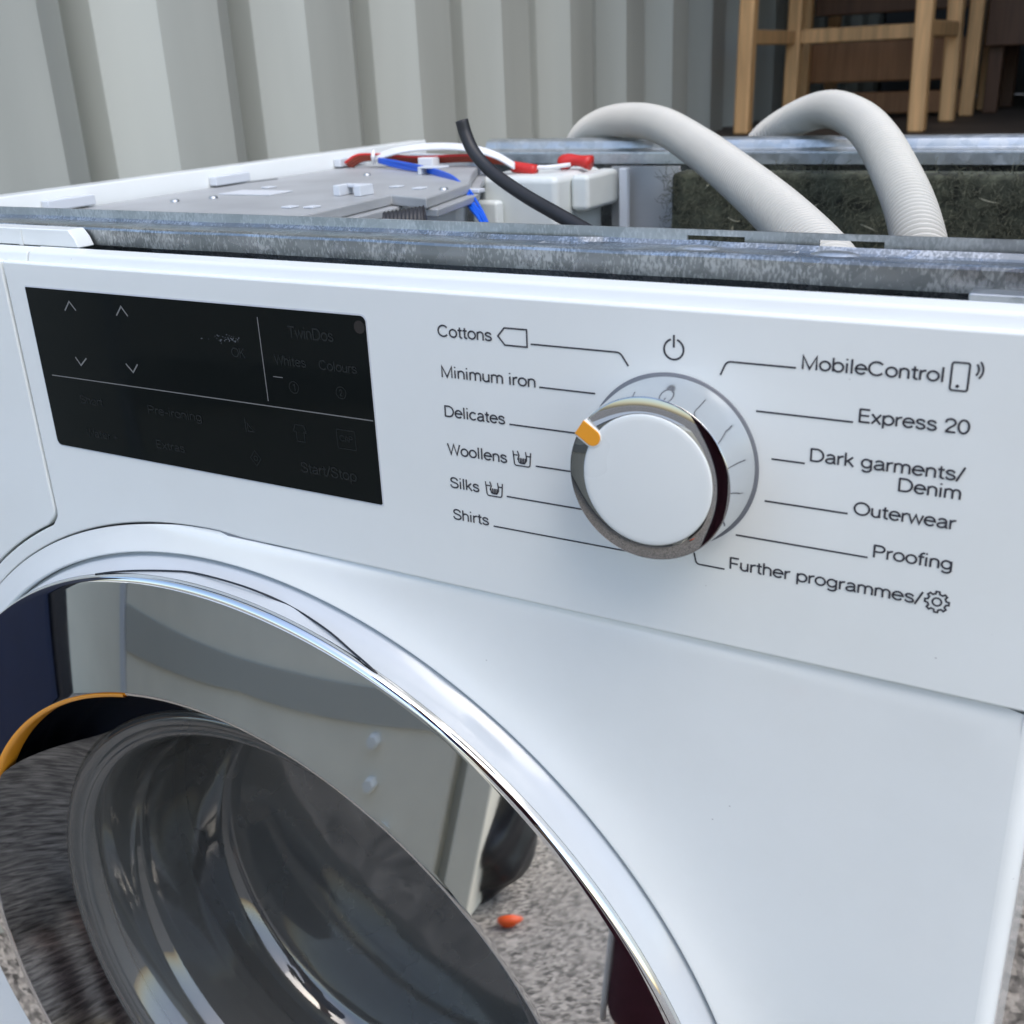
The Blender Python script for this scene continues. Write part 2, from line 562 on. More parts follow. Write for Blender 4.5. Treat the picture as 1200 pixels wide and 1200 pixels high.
boxo('seat', (-0.73, -0.185, 3.25, 3.65, 1.301, 1.33), M['oak'], ch, 0.006)
tb = empty('sideboard', 'dark brown wooden sideboard at the right, deep in the container', 'sideboard', (0.30, 3.6, 0.731))
boxo('front_board', (-0.20, 0.85, 3.38, 3.41, 0.915, 1.24), M['walnut'], tb, 0.005)
boxo('top_board', (-0.22, 0.87, 3.36, 3.86, 1.241, 1.27), M['oakdark'], tb, 0.005)
for x in (-0.17, 0.82):
    for y in (3.43, 3.80):
        boxo('leg', (x - 0.02, x + 0.02, y - 0.02, y + 0.02, 0.731, 1.24), M['walnut'], tb, 0.004)

# ================================================================== WASHING MACHINE
wm = empty('washing_machine', 'white front loading washing machine with its lid off, chrome door ring and round programme dial', 'washing machine', (0, 0.29, 0))
ZC = 0.5082                                                   # door axis height
XR = 0.2965                                                   # half width
SEAM = 0.7488

# ---- fascia (control panel): straight lower edge at right, arc round the door at left
RA = 0.2415
RD = 0.2486
def arc(r, a0, a1, n): return [(r * math.cos(R(a0 + (a1 - a0) * i / n)), ZC + r * math.sin(R(a0 + (a1 - a0) * i / n))) for i in range(n + 1)]
XD = -0.0988                                                  # left edge of the fascia above the arc (drawer seam)
ZT = 0.8508
fas = [(0.2939, SEAM)]
fas += [(0.2939, ZT), (XD, ZT)]
aD = math.degrees(math.acos(XD / RD))
# down the drawer seam, round its corner, then left along the strip between the drawer and the arch
corner = (XD, ZC + math.sqrt(RD ** 2 - XD ** 2))
fas += [(XD, corner[1] + 0.006), (XD - 0.0006, corner[1] + 0.003), (XD - 0.0030, corner[1] + 0.0000)]
fas += arc(RD, aD + 1.2, 152, 24)
fas += arc(RA, 152, 90, 40)
fas.append((0.012, SEAM))
fascia = extrude_poly('control_panel', fas, 0.0, 0.010, M['white'], wm, 0.0010, 3)
# drawer front
dr = [(XD - 0.0010, ZT), (-0.2939, ZT), (-0.2939, ZC + 0.04)]
dr += arc(RD + 0.0010, 172, aD + 1.9, 34)
dr += [(XD - 0.0030 - 0.0002, corner[1] + 0.0018), (XD - 0.0014, corner[1] + 0.0042), (XD - 0.0010, corner[1] + 0.007)]
extrude_poly('drawer_front', dr, -0.0002, 0.010, M['white'], wm, 0.0008, 3)
# sloped top of the fascia, behind its front edge
tp = [(0.0013, 0.8490), (0.0022, 0.8506), (0.0024, 0.8512), (0.0034, 0.8540), (0.0042, 0.8548), (0.0064, 0.8552), (0.0078, 0.8556), (0.0098, 0.8557), (0.0106, 0.8550), (0.0106, 0.8440), (0.0013, 0.8440)]
o = extrude_x('panel_top', tp, XD + 0.0134, 0.2939, M['white'], wm)
bevel(o, 0.0007, 2, 20)
o = extrude_x('panel_top', [(y, z - 0.0002) for y, z in tp], -0.2939, XD + 0.0122, M['white'], wm)
bevel(o, 0.0007, 2, 20)
# rounded front corners
def corner_strip(name, side, z0, z1, y0, material, rc=0.0055, depth=0.05):
    prof = []
    for i in range(9):
        a = PI / 2 * i / 8
        prof.append((XR - rc + rc * math.sin(a), y0 + rc * (1 - math.cos(a))))
    prof.append((XR, depth))
    zl = [z0] + [z1 - h for h in (0.03, 0.012, 0.008, 0.005, 0.003, 0.0015, 0.0006, 0.0)]
    rec = 0.0012 if rc > 0.005 else 0.0
    vs, fs = [], []
    for x, y in prof: vs += [(side * (x - rec * (x - XR + rc) / rc * math.exp(-(z1 - z) / 0.0013) * 0.6), y + rec * (1 - (x - XR + rc) / rc) * math.exp(-(z1 - z) / 0.0013), z) for z in zl]
    nz = len(zl)
    for i in range(len(prof) - 1):
        for k in range(nz - 1):
            f = (i * nz + k, (i + 1) * nz + k, (i + 1) * nz + k + 1, i * nz + k + 1)
            fs.append(f if side > 0 else f[::-1])
    return from_py(name, vs, fs, material, wm, True)
for s in (1, -1):
    corner_strip('panel_corner', s, SEAM + 0.0006, ZT - 0.0004, 0.0, M['white'], 0.0025)
    corner_strip('cabinet_corner', s, 0.05, SEAM - 0.0004, 0.0014, M['enamel'])

# ---- cabinet front below the fascia, with a lip flaring towards the door
def yb(r, x, z, top):
    y = 0.0014 - 0.0052 * math.exp(-((r - 0.2296) / 0.0125) ** 1.2 if r > 0.2296 else 0)
    if r < 0.2306: y += 0.0016 * ((0.2306 - r) / 0.0012) ** 2
    y += 0.0012 * math.exp(-max(0, top - z) / 0.0013) if top - z < 0.03 else 0
    return y
vs, fs = [], []
NA, NR = 384, 46
for i in range(NA):
    a = 2 * PI * i / NA
    ca, sa = math.cos(a), math.sin(a)
    lim = 9
    if abs(ca) > 1e-6: lim = min(lim, 0.2911 / abs(ca))
    if sa > 1e-6: lim = min(lim, (SEAM - 0.0004 - ZC) / sa)
    if sa < -1e-6: lim = min(lim, (ZC - 0.05) / -sa)
    da = math.degrees(a)
    if 90 <= da <= 152: lim = RA - 0.0003
    for k in range(NR):
        t = k / (NR - 1)
        r = 0.2294 + (lim - 0.2294) * (t ** 2.2 * 0.8 + t * 0.2)
        x, z = r * ca, ZC + r * sa
        vs.append((x, yb(r, x, z, SEAM - 0.0006), z))
for i in range(NA):
    j = (i + 1) % NA
    for k in range(NR - 1): fs.append((i * NR + k, j * NR + k, j * NR + k + 1, i * NR + k + 1))
from_py('front_panel', vs, fs, M['enamel'], wm, True)
boxo('seam_backing', (0.02, 0.2950, 0.0040, 0.0095, SEAM - 0.0060, SEAM - 0.0002), M['white'], wm)
lathe('door_recess', [(0.2294, -0.0026), (0.2292, 0.002), (0.2292, 0.03)], (0, ZC), M['enamel'], wm)

# ---- sides, back, inner floor
for s in (1, -1):
    x0, x1 = (XR - 0.0012, XR) if s > 0 else (-XR, -XR + 0.0012)
    boxo('side_panel', (x0, x1, 0.050, 0.575, 0.03, 0.848), M['enamel'], wm)
boxo('base', (-XR, XR, 0.02, 0.575, 0.015, 0.0295), M['navyblack'], wm)
for x in (-0.25, 0.25):
    for y in (0.06, 0.53):
        o = lathe('foot', [(0.0, 0.0), (0.022, 0.0), (0.022, 0.012), (0.008, 0.014), (0.008, 0.03)], (0, 0), M['black'], wm, 24)
        for v in o.data.vertices: v.co = Vector((v.co.x + x, v.co.z + y, v.co.y + 0.0005 - 0.015 * 0))
boxo('back_panel', (-XR + 0.002, XR - 0.002, 0.570, 0.5715, 0.03, 0.838), M['galv'], wm)
boxo('inner_shelf', (-XR + 0.002, XR - 0.002, 0.034, 0.568, 0.7355, 0.7390), M['black'], wm)
# left top edge of the cabinet
ed = [(-XR, 0.846), (-XR, 0.8565), (-XR + 0.0012, 0.8573), (-XR + 0.016, 0.8573), (-XR + 0.0165, 0.8565), (-XR + 0.0165, 0.842), (-XR + 0.015, 0.842), (-XR + 0.015, 0.846)]
vs = [(x, 0.048, z) for x, z in ed] + [(x, 0.575, z) for x, z in ed]
n = len(ed)
fs = [(i, n + i, n + (i + 1) % n, (i + 1) % n) for i in range(n)] + [tuple(range(n)), tuple(range(2 * n - 1, n - 1, -1))]
bevel(from_py('side_top_edge', vs, fs, M['white'], wm), 0.0008)
vs = [(-x, y, z) for x, y, z in vs]
bevel(from_py('side_top_edge', vs, [f[::-1] for f in fs], M['white'], wm), 0.0008)
for y in (0.16, 0.30, 0.44):
    boxo('edge_clip', (-XR + 0.0170, -XR + 0.024, y, y + 0.035, 0.846, 0.8525), M['clip'], wm, 0.001)

# ---- front galvanised rail
XL, XE = -0.2945, 0.2945
zs, y0 = 0.8604, 0.0205
prof = [(y0 + 0.006, 0.8480), (y0 + 0.0015, 0.8535), (y0, 0.8552), (y0, 0.8612), (y0 + 0.0004, 0.8620), (y0 + 0.0014, 0.8624), (y0 + 0.0030, 0.8621), (y0 + 0.0065, zs), (y0 + 0.0200, zs - 0.0002), (y0 + 0.0232, zs + 0.0004), (y0 + 0.0245, zs + 0.0018), (y0 + 0.0252, 0.8652), (y0 + 0.0262, 0.8655), (y0 + 0.0266, 0.8650), (y0 + 0.0258, zs - 0.001), (y0 + 0.0240, zs - 0.0018), (y0 + 0.0016, zs - 0.0018), (y0 + 0.0014, 0.8540), (y0 + 0.007, 0.849)]
nx = 300
# cut-outs in the upright flange: the rail is built in columns, slots leave faces out
slots = [(0.1757, 0.1942), (0.2167, 0.2352)]
vs, fs = [], []
def pads(x):
    """pressed beads along the shelf: height above the shelf at x"""
    h = 0.0
    for a, b in ((-0.28, 0.128), (0.158, 0.212)):
        t = min((x - a) / 0.012, (b - x) / 0.012)
        h = max(h, min(1, max(0, t)))
    return h * h * (3 - 2 * h)
xs = [XL + (XE - XL) * i / nx for i in range(nx + 1)]
for a, b in slots: xs += [a, b]
xs = sorted(xs)
for x in xs:
    wob = 0.00025 * math.sin(x * 41) + 0.0002 * math.sin(x * 97 + 1)
    p = pads(x)
    for i, (y, z) in enumerate(prof):
        if i in (7,): z += 0.0014 * p; y -= 0.001 * p
        if i in (8,): z += 0.0012 * p; y -= 0.010 * p
        if i in (6,): z += 0.0003 * p
        if i in (9, 10): y -= 0.004 * (1 - pads(x + 0.02)) * 0.6
        vs.append((x, y, z + wob * (1 if i in (11, 12, 13) else 0.4)))
n = len(prof)
def in_slot(x): return any(a - 1e-6 <= x and x < b - 1e-6 for a, b in slots)
zc0, zc1 = 0.8612, 0.8630
for i in range(len(xs) - 1):
    for k in range(n):
        k2 = (k + 1) % n
        if k in (10, 11, 12, 13): continue
        fs.append((i * n + k, (i + 1) * n + k, (i + 1) * n + k2, i * n + k2))
from_py('front_rail', vs, fs, M['galv'], wm, False)
bm = bmesh.new()
yf0, yf1 = y0 + 0.0244, y0 + 0.0254
ztop, zs0, zs1 = 0.8654, 0.8604, 0.8636
edges_ = [XL, slots[0][0], slots[0][1], slots[1][0], slots[1][1], XE]
for k in range(5):
    if k in (1, 3):
        box(bm, edges_[k], edges_[k + 1], yf0, yf1, zs1, ztop)
        box(bm, edges_[k], edges_[k + 1], yf0, yf1, zs - 0.001, zs0)
    else:
        box(bm, edges_[k], edges_[k + 1], yf0, yf1, zs - 0.001, ztop)
bmesh.ops.remove_doubles(bm, verts=bm.verts, dist=1e-6)
from_bm('rail_flange', bm, M['galv3'], wm)
# pressed dish under each slot, as stamped steel has
for a, b in slots:
    o = lathe('pressed_boss', [(0.0001, -0.0010), (0.0040, -0.0009), (0.0062, -0.0004), (0.0072, 0.0)], (0, 0), M['galv3'], wm, 24)
    for v in o.data.vertices: v.co = Vector((v.co.x + (a + b) / 2 - 0.002, v.co.z * 0.5 + y0 + 0.0145, -v.co.y + zs + 0.0008))
# bright dents and screws on the rail shelf
for px, py, s in ((300, 259.5, 1.0), (348, 261, 1.2), (381, 262, 0.9)):
    p = on_z(px, py, zs + 0.0004)
    o = lathe('rivet', [(0.0, -0.0009), (0.0016 * s, -0.0007), (0.0024 * s, 0.0)], (0, 0), M['galv2'], wm, 20)
    for v in o.data.vertices: v.co = Vector((v.co.x + p.x, v.co.z + p.y, -v.co.y + p.z))
a = on_z(172, 258, zs + 0.001)
boxo('stamped_tab', (a.x, a.x + 0.020, a.y - 0.003, a.y + 0.004, zs - 0.0005, zs + 0.0014), M['galv2'], wm, 0.0006)

# white end cap over the rail at left, and the pale end plate at right
ec = [(-0.2940, 0.8552), (-0.2940, 0.8622), (-0.0700, 0.8622), (-0.0672, 0.8590), (-0.0655, 0.8552)]
o = extrude_poly('end_cap', ec, 0.0116, 0.0196, M['white'], wm, 0.0006)
boxo('cap_rib', (-0.1010, -0.0985, 0.0112, 0.0115, 0.8554, 0.8618), M['white'], wm)
p0 = on_y(1137, 347, 0.0160)
boxo('end_plate', (p0.x, 0.2940, 0.0118, 0.0198, 0.8535, 0.8570), M['galv2'], wm, 0.0006)

# pieces seen in the slot between fascia and rail
boxo('gap_strip', (-0.29, 0.29, 0.0112, 0.0190, 0.8400, 0.8425), M['navyblack'], wm)
for px0, px1, pm in ((960, 1035, 'inner_white'), (1075, 1140, 'inner_white'), (250, 300, 'tray'), (832, 858, 'inner_white')):
    q0, q1 = on_y(px0, 342, 0.014), on_y(px1, 348, 0.014)
    boxo('gap_bracket', (q0.x, q1.x, 0.0125, 0.0165, 0.8428, 0.8475), M[pm], wm, 0.0005)
q0 = on_y(637, 322, 0.015)
tube('wire', [(q0.x - 0.004, 0.0150, 0.8440), (q0.x + 0.001, 0.0150, 0.8465), (q0.x + 0.006, 0.0150, 0.8440)], 0.0010, M['wire_blue'], wm, 8)
tube('wire', [(q0.x + 0.003, 0.0160, 0.8440), (q0.x + 0.007, 0.0160, 0.8465), (q0.x + 0.012, 0.0160, 0.8440)], 0.0008, M['wire_red'], wm, 8)

# ---- rear rail
rp = [(0.545, 0.8395), (0.545, 0.8480), (0.5455, 0.8490), (0.5475, 0.8496), (0.5520, 0.8500), (0.5535, 0.8510), (0.5545, 0.8540), (0.5560, 0.8565), (0.5590, 0.8580), (0.5650, 0.8585), (0.5710, 0.8580), (0.5745, 0.8560), (0.5745, 0.8395)]
extrude_x('rear_rail', rp, -0.205, XE, M['galv2'], wm, smooth=False)
bevel(bpy.data.objects['rear_rail'], 0.0008, 2, 15)

# ---- detergent tray housing at left
def on_tray(px, py): return on_z(px, py, 0.845)
tr = [(-0.2785, 0.055), (-0.1000, 0.055), (-0.0997, 0.1935), (-0.1090, 0.2815), (-0.0745, 0.2690), (-0.0930, 0.347), (-0.1270, 0.405), (-0.1575, 0.4636), (-0.2456, 0.4980), (-0.2785, 0.4800)]
def slab(name, poly, z0, z1, material, bev=0.001, parent=None, **k):
    n = len(poly)
    vs = [(x, y, z0) for x, y in poly] + [(x, y, z1) for x, y in poly]
    fs = [tuple(range(n - 1, -1, -1)), tuple(range(n, 2 * n))] + [(i, (i + 1) % n, n + (i + 1) % n, n + i) for i in range(n)]
    bm = bmesh.new()
    v = [bm.verts.new(p) for p in vs]
    for f in fs: bm.faces.new([v[i] for i in f])
    bmesh.ops.recalc_face_normals(bm, faces=bm.faces)
    o = from_bm(name, bm, material, parent or wm, **k)
    if bev: bevel(o, bev)
    return o
tray = slab('dispenser_housing', tr, 0.8385, 0.845, M['tray'], 0.0012)
slab('housing_base', [(x + (0.006 if x > -0.2 else 0), y + 0.002) for x, y in tr], 0.8335, 0.8383, M['tray'], 0.001)
slab('housing_body', [(x - (0.012 if x > -0.2 else 0), y) for x, y in tr], 0.7395, 0.8333, M['inner_white'], 0.0)
for px, py in ((315, 220), (465, 219), (492, 221), (340, 243), (366, 243)):
    p = on_z(px, py, 0.8452)
    boxo('housing_pip', (p.x - 0.0035, p.x + 0.0035, p.y - 0.004, p.y + 0.004, 0.8451, 0.8460), M['clip'], wm, 0.0004)
p = on_z(412, 229, 0.8452)
for dx in (-0.0085, 0.0075):
    boxo('clip_post', (p.x + dx - 0.0025, p.x + dx + 0.0025, p.y - 0.004, p.y + 0.010, 0.8451, 0.8515), M['clip'], wm, 0.0006)
boxo('clip_bar', (p.x - 0.0058, p.x + 0.0048, p.y + 0.004, p.y + 0.010, 0.8495, 0.8515), M['clip'], wm, 0.0006)
p = on_z(503, 204, 0.8452)
boxo('wire_holder', (p.x - 0.006, p.x + 0.014, p.y - 0.006, p.y + 0.006, 0.8495, 0.8507), M['clip'], wm, 0.0005)
boxo('wire_holder', (p.x - 0.006, p.x - 0.003, p.y - 0.006, p.y + 0.006, 0.8451, 0.8494), M['clip'], wm, 0.0005)
# a raised rib running across the housing and a pale wall at its far side
a, b = on_z(60, 241, 0.8452), on_z(325, 210, 0.8452)
tube('housing_rib', [(a.x, a.y, 0.8455), (b.x, b.y, 0.8455)], 0.0008, M['tray'], wm, 6, 1)
slab('housing_wall', [(-0.155, 0.470), (-0.245, 0.5045), (-0.247, 0.5005), (-0.157, 0.4660)], 0.8385, 0.8520, M['clip'], 0.0005)
# black ribbed grommet in front of the housing notch
g0, g1 = on_y(450, 253, 0.215), on_y(497, 250, 0.225)
gp = [g0.lerp(g1, i / 40) for i in range(41)]
vs, fs = tube_mesh([Vector((p.x, p.y, p.z - 0.0065)) for p in gp], lambda i: 0.0085 + 0.0004 * math.sin(i * 1.6) + 0.002 * i / 40, 20)
from_py('rubber_grommet', vs, fs, M['black'], wm, True)

for px, py in ((250, 232), (430, 205), (520, 222), (205, 236)):
    p = on_z(px, py, 0.8452)
    o = lathe('screw', [(0.0001, -0.0016), (0.0022, -0.0014), (0.0028, -0.0006), (0.0030, 0.0)], (0, 0), M['galv2'], wm, 14)
    for v in o.data.vertices: v.co = Vector((v.co.x + p.x, v.co.z + p.y, -v.co.y + 0.8451))
# ---- filter box, connectors
def inbox(name, b, material, bev=0.003): return boxo(name, b, material, wm, bev)
inbox('filter_box', (-0.150, -0.083, 0.452, 0.532, 0.770, 0.8395), M['filter'], 0.006)
inbox('filter_box_shoulder', (-0.0828, -0.067, 0.472, 0.528, 0.812, 0.8385), M['filter'], 0.004)
inbox('filter_box_tab', (-0.1505, -0.128, 0.440, 0.4515, 0.770, 0.822), M['filter'], 0.003)
pr = on_y(612, 197, 0.470)
tube('connector', [pr + Vector((-0.008, 0, 0.001)), pr + Vector((0.0, 0, 0.0)), pr + Vector((0.012, 0, -0.0015))], 0.0042, M['wire_red'], wm, 10, 4)
pr = on_y(676, 189, 0.50)
tube('connector', [pr + Vector((-0.014, 0, -0.002)), pr + Vector((-0.004, 0, 0.001)), pr + Vector((0.012, 0, -0.001))], lambda i: 0.0050 + 0.0010 * math.sin(i * 0.9), M['wire_red'], wm, 10, 4)
tube('wire', [on_y(600, 196, 0.468), on_y(640, 196, 0.475), on_y(668, 193, 0.49)], 0.0016, M['wire_white'], wm, 8)

# ---- wires
def wire(material, pts, r=0.0014, name='wire', off=(0, 0, 0)):
    return tube(name, [on_y(px + off[0], py + off[1], y + off[2]) for px, py, y in pts], r, material, wm, 8)
for k in range(4):
    wire(M['wire_red'] if k == 0 else M['wire_brown'], [(404, 191, 0.440), (418, 182, 0.445), (440, 181, 0.450), (490, 184, 0.455), (545, 182, 0.46), (592, 186, 0.462)], 0.0010, off=(k * 2.2, k * 2.2, 0.003 * k))
for k in range(4):
    wire(M['wire_white'], [(440, 183, 0.452), (470, 174, 0.455), (510, 170, 0.46), (550, 172, 0.46), (580, 180, 0.46), (603, 193, 0.465)], 0.0011, off=(0, k * 1.8 - 1, -0.002 * k))
for k in range(5):
    j = [rnd.uniform(-1.6, 1.6) for _ in range(6)]
    wire(M['wire_blue'], [(444, 186 + k, 0.445), (470, 191 + k * 1.8 + j[0], 0.43), (505, 199 + k * 1.2 + j[1], 0.40), (530, 207 + k * 1.5, 0.37), (543 + k, 221 + j[2], 0.35), (550 + k * 2.4 + j[3], 240, 0.335), (563 + k * 2.2 + j[4], 260, 0.32), (572 + k * 2, 290, 0.30)], 0.0010)
tube('cable_tie', [on_y(438, 177, 0.447), on_y(437, 184, 0.444), on_y(438, 191, 0.447)], 0.0016, M['wire_white'], wm, 8)
wire(M['black'], [(541, 141, 0.252), (546, 158, 0.252), (556, 179, 0.25), (578, 203, 0.245), (615, 229, 0.235), (655, 252, 0.225), (700, 278, 0.215), (745, 310, 0.20)], 0.0037, 'power_cable')

p = on_y(556, 222, 0.352)
boxo('wire_clip', (p.x - 0.006, p.x + 0.006, p.y - 0.004, p.y + 0.004, p.z - 0.002, p.z + 0.0005), M['clip'], wm, 0.0006)
p = on_y(505, 186, 0.452)
boxo('plug_housing', (p.x - 0.010, p.x + 0.004, p.y - 0.004, p.y + 0.006, p.z - 0.006, p.z + 0.001), M['wire_white'], wm, 0.0008)
p = on_z(300, 226, 0.8452)
boxo('raised_pad', (p.x - 0.022, p.x + 0.022, p.y - 0.012, p.y + 0.012, 0.8451, 0.8457), M['inner_white'], wm, 0.0003)
# ---- felt insulation and pale upright at the back
boxo('insulation_mat', (-0.018, 0.288, 0.512, 0.540, 0.7395, 0.8365), M['felt'], wm, 0.004)
vs1, fs1, vs2, fs2 = [], [], [], []
for i in range(3200):
    x, z = rnd.uniform(-0.022, 0.284), rnd.uniform(0.765, 0.838)
    a = rnd.uniform(0, 2 * PI)
    L = rnd.uniform(0.004, 0.013)
    cv = rnd.uniform(-1.8, 1.8)
    big = i % 130 == 0
    V, Fc = (vs2, fs2) if big else (vs1, fs1)
    if big: L *= 1.4
    wd = 0.00016 if not big else 0.0004
    y = 0.511
    p = Vector((x, y, z))
    st = len(V)
    for k in range(5):
        d = Vector((math.cos(a), 0, math.sin(a)))
        nrm = Vector((-d.z, 0, d.x))
        yy = y - 0.0015 - 0.0035 * math.sin(PI * k / 4) * rnd.uniform(0.4, 1)
        V += [(p.x + nrm.x * wd, yy, p.z + nrm.z * wd), (p.x - nrm.x * wd, yy, p.z - nrm.z * wd)]
        p = p + d * L / 4
        a += cv / 4
    for k in range(4): Fc.append((st + 2 * k, st + 2 * k + 2, st + 2 * k + 3, st + 2 * k + 1))
from_py('felt_fibres', vs1, fs1, M['fibre'], wm, kind='stuff')
from_py('felt_fibres', vs2, fs2, M['fibre2'], wm, kind='stuff')
boxo('upright', (-0.0625, -0.0555, 0.516, 0.522, 0.70, 0.8393), M['clip'], wm, 0.001)
boxo('inner_plate', (-0.075, -0.0185, 0.530, 0.534, 0.70, 0.8393), M['tray'], wm)

# ---- drain hoses
def hose(path, pitch=0.0043, r=0.0115):
    pts = catmull(path, 24)
    d = [0]
    for i in range(1, len(pts)): d.append(d[-1] + (pts[i] - pts[i - 1]).length)
    n = int(d[-1] / pitch * 8)
    out, j = [], 0
    for i in range(n + 1):
        s = d[-1] * i / n
        while j < len(d) - 2 and d[j + 1] < s: j += 1
        t = (s - d[j]) / max(1e-9, d[j + 1] - d[j])
        out.append(pts[j].lerp(pts[j + 1], t))
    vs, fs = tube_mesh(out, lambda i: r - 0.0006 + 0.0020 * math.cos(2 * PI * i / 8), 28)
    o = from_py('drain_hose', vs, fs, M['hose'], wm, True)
    o.data.materials.append(M['hose_groove_shade'])                   # shade between the ribs, painted as a darker colour in the valleys
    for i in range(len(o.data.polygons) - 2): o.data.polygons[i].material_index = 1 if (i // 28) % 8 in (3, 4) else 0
    return o
hose([on_y(px, py, y) for px, py, y in ((655, 250, 0.612), (668, 200, 0.615), (683, 163, 0.606), (706, 146, 0.585), (738, 140.5, 0.55), (775, 147, 0.50), (820, 174, 0.42), (868, 211, 0.33), (915, 252, 0.25), (960, 300, 0.18), (990, 345, 0.14))])
hose([on_y(px, py, y) for px, py, y in ((862, 260, 0.615), (872, 210, 0.618), (893, 168, 0.61), (930, 141, 0.585), (970, 128, 0.54), (1005, 140, 0.48), (1030, 166, 0.42), (1051, 206, 0.36), (1067, 245, 0.31), (1078, 290, 0.27), (1086, 340, 0.24))])

# ================================================================== DISPLAY
dq = [on_y(28.4, 336.2), on_y(427.0, 370.5), on_y(449.9, 591.6), on_y(70.5, 519.6)]
dx0, dx1 = -0.0872, 0.0824
dz0, dz1 = 0.77462, 0.84107
def rrect(x0, x1, z0, z1, rad):
    out = []
    for cx, cz, a0, r in ((x1 - rad[0], z1 - rad[0], 0, rad[0]), (x0 + rad[1], z1 - rad[1], 90, rad[1]), (x0 + rad[2], z0 + rad[2], 180, rad[2]), (x1 - rad[3], z0 + rad[3], 270, rad[3])):
        for i in range(7):
            a = R(a0 + 15 * i)
            out.append((cx + r * math.cos(a), cz + r * math.sin(a)))
    return out
disp = extrude_poly('display', rrect(dx0, dx1, dz0, dz1, (0.0022, 0.0006, 0.0024, 0.0006)), -0.0003, 0.002, M['display'], wm)
lip = extrude_poly('display_edge', rrect(dx0 - 0.0006, dx1 + 0.0006, dz0 - 0.0006, dz1 + 0.0006, (0.0026, 0.001, 0.0028, 0.001)), -0.00012, 0.0016, M['clip'], wm)

# ------------------------------------------------------------------ print on the panel
def ribbon(pts, wdt, y, closed=False):
    """flat stroke through (x, z) points"""
    n = len(pts)
    vs, fs = [], []
    P = [Vector((p[0], p[1])) for p in pts]
    for i in range(n):
        a = P[(i - 1) % n] if closed or i else P[0]
        b = P[(i + 1) % n] if closed or i < n - 1 else P[-1]
        d0 = (P[i] - a) if (closed or i) else (P[1] - P[0])
        d1 = (b - P[i]) if (closed or i < n - 1) else (P[-1] - P[-2])
        d0.normalize()
        d1.normalize()
        t = (d0 + d1).normalized() if (d0 + d1).length > 1e-6 else d0
        nv = Vector((-t.y, t.x))
        k = 1 / max(0.5, nv.dot(Vector((-d0.y, d0.x))))
        vs += [(P[i].x + nv.x * wdt / 2 * k, y, P[i].y + nv.y * wdt / 2 * k), (P[i].x - nv.x * wdt / 2 * k, y, P[i].y - nv.y * wdt / 2 * k)]
    for i in range(n if closed else n - 1):
        j = (i + 1) % n
        fs.append((2 * i, 2 * i + 1, 2 * j + 1, 2 * j))
    return vs, fs
def strokes(name, lists, wdt, y, material, parent, closed=()):
    V, Fc = [], []
    for i, l in enumerate(lists):
        v, f = ribbon(l, wdt, y, i in closed)
        k = len(V)
        V += v
        Fc += [tuple(q + k for q in t) for t in f]
    return from_py(name, V, Fc, material, parent)
def circ(cx, cz, r, n=40, a0=0, a1=360):
    full = a1 - a0 >= 360
    return [(cx + r * math.cos(R(a0 + (a1 - a0) * i / n)), cz + r * math.sin(R(a0 + (a1 - a0) * i / n))) for i in range(n if full else n + 1)]

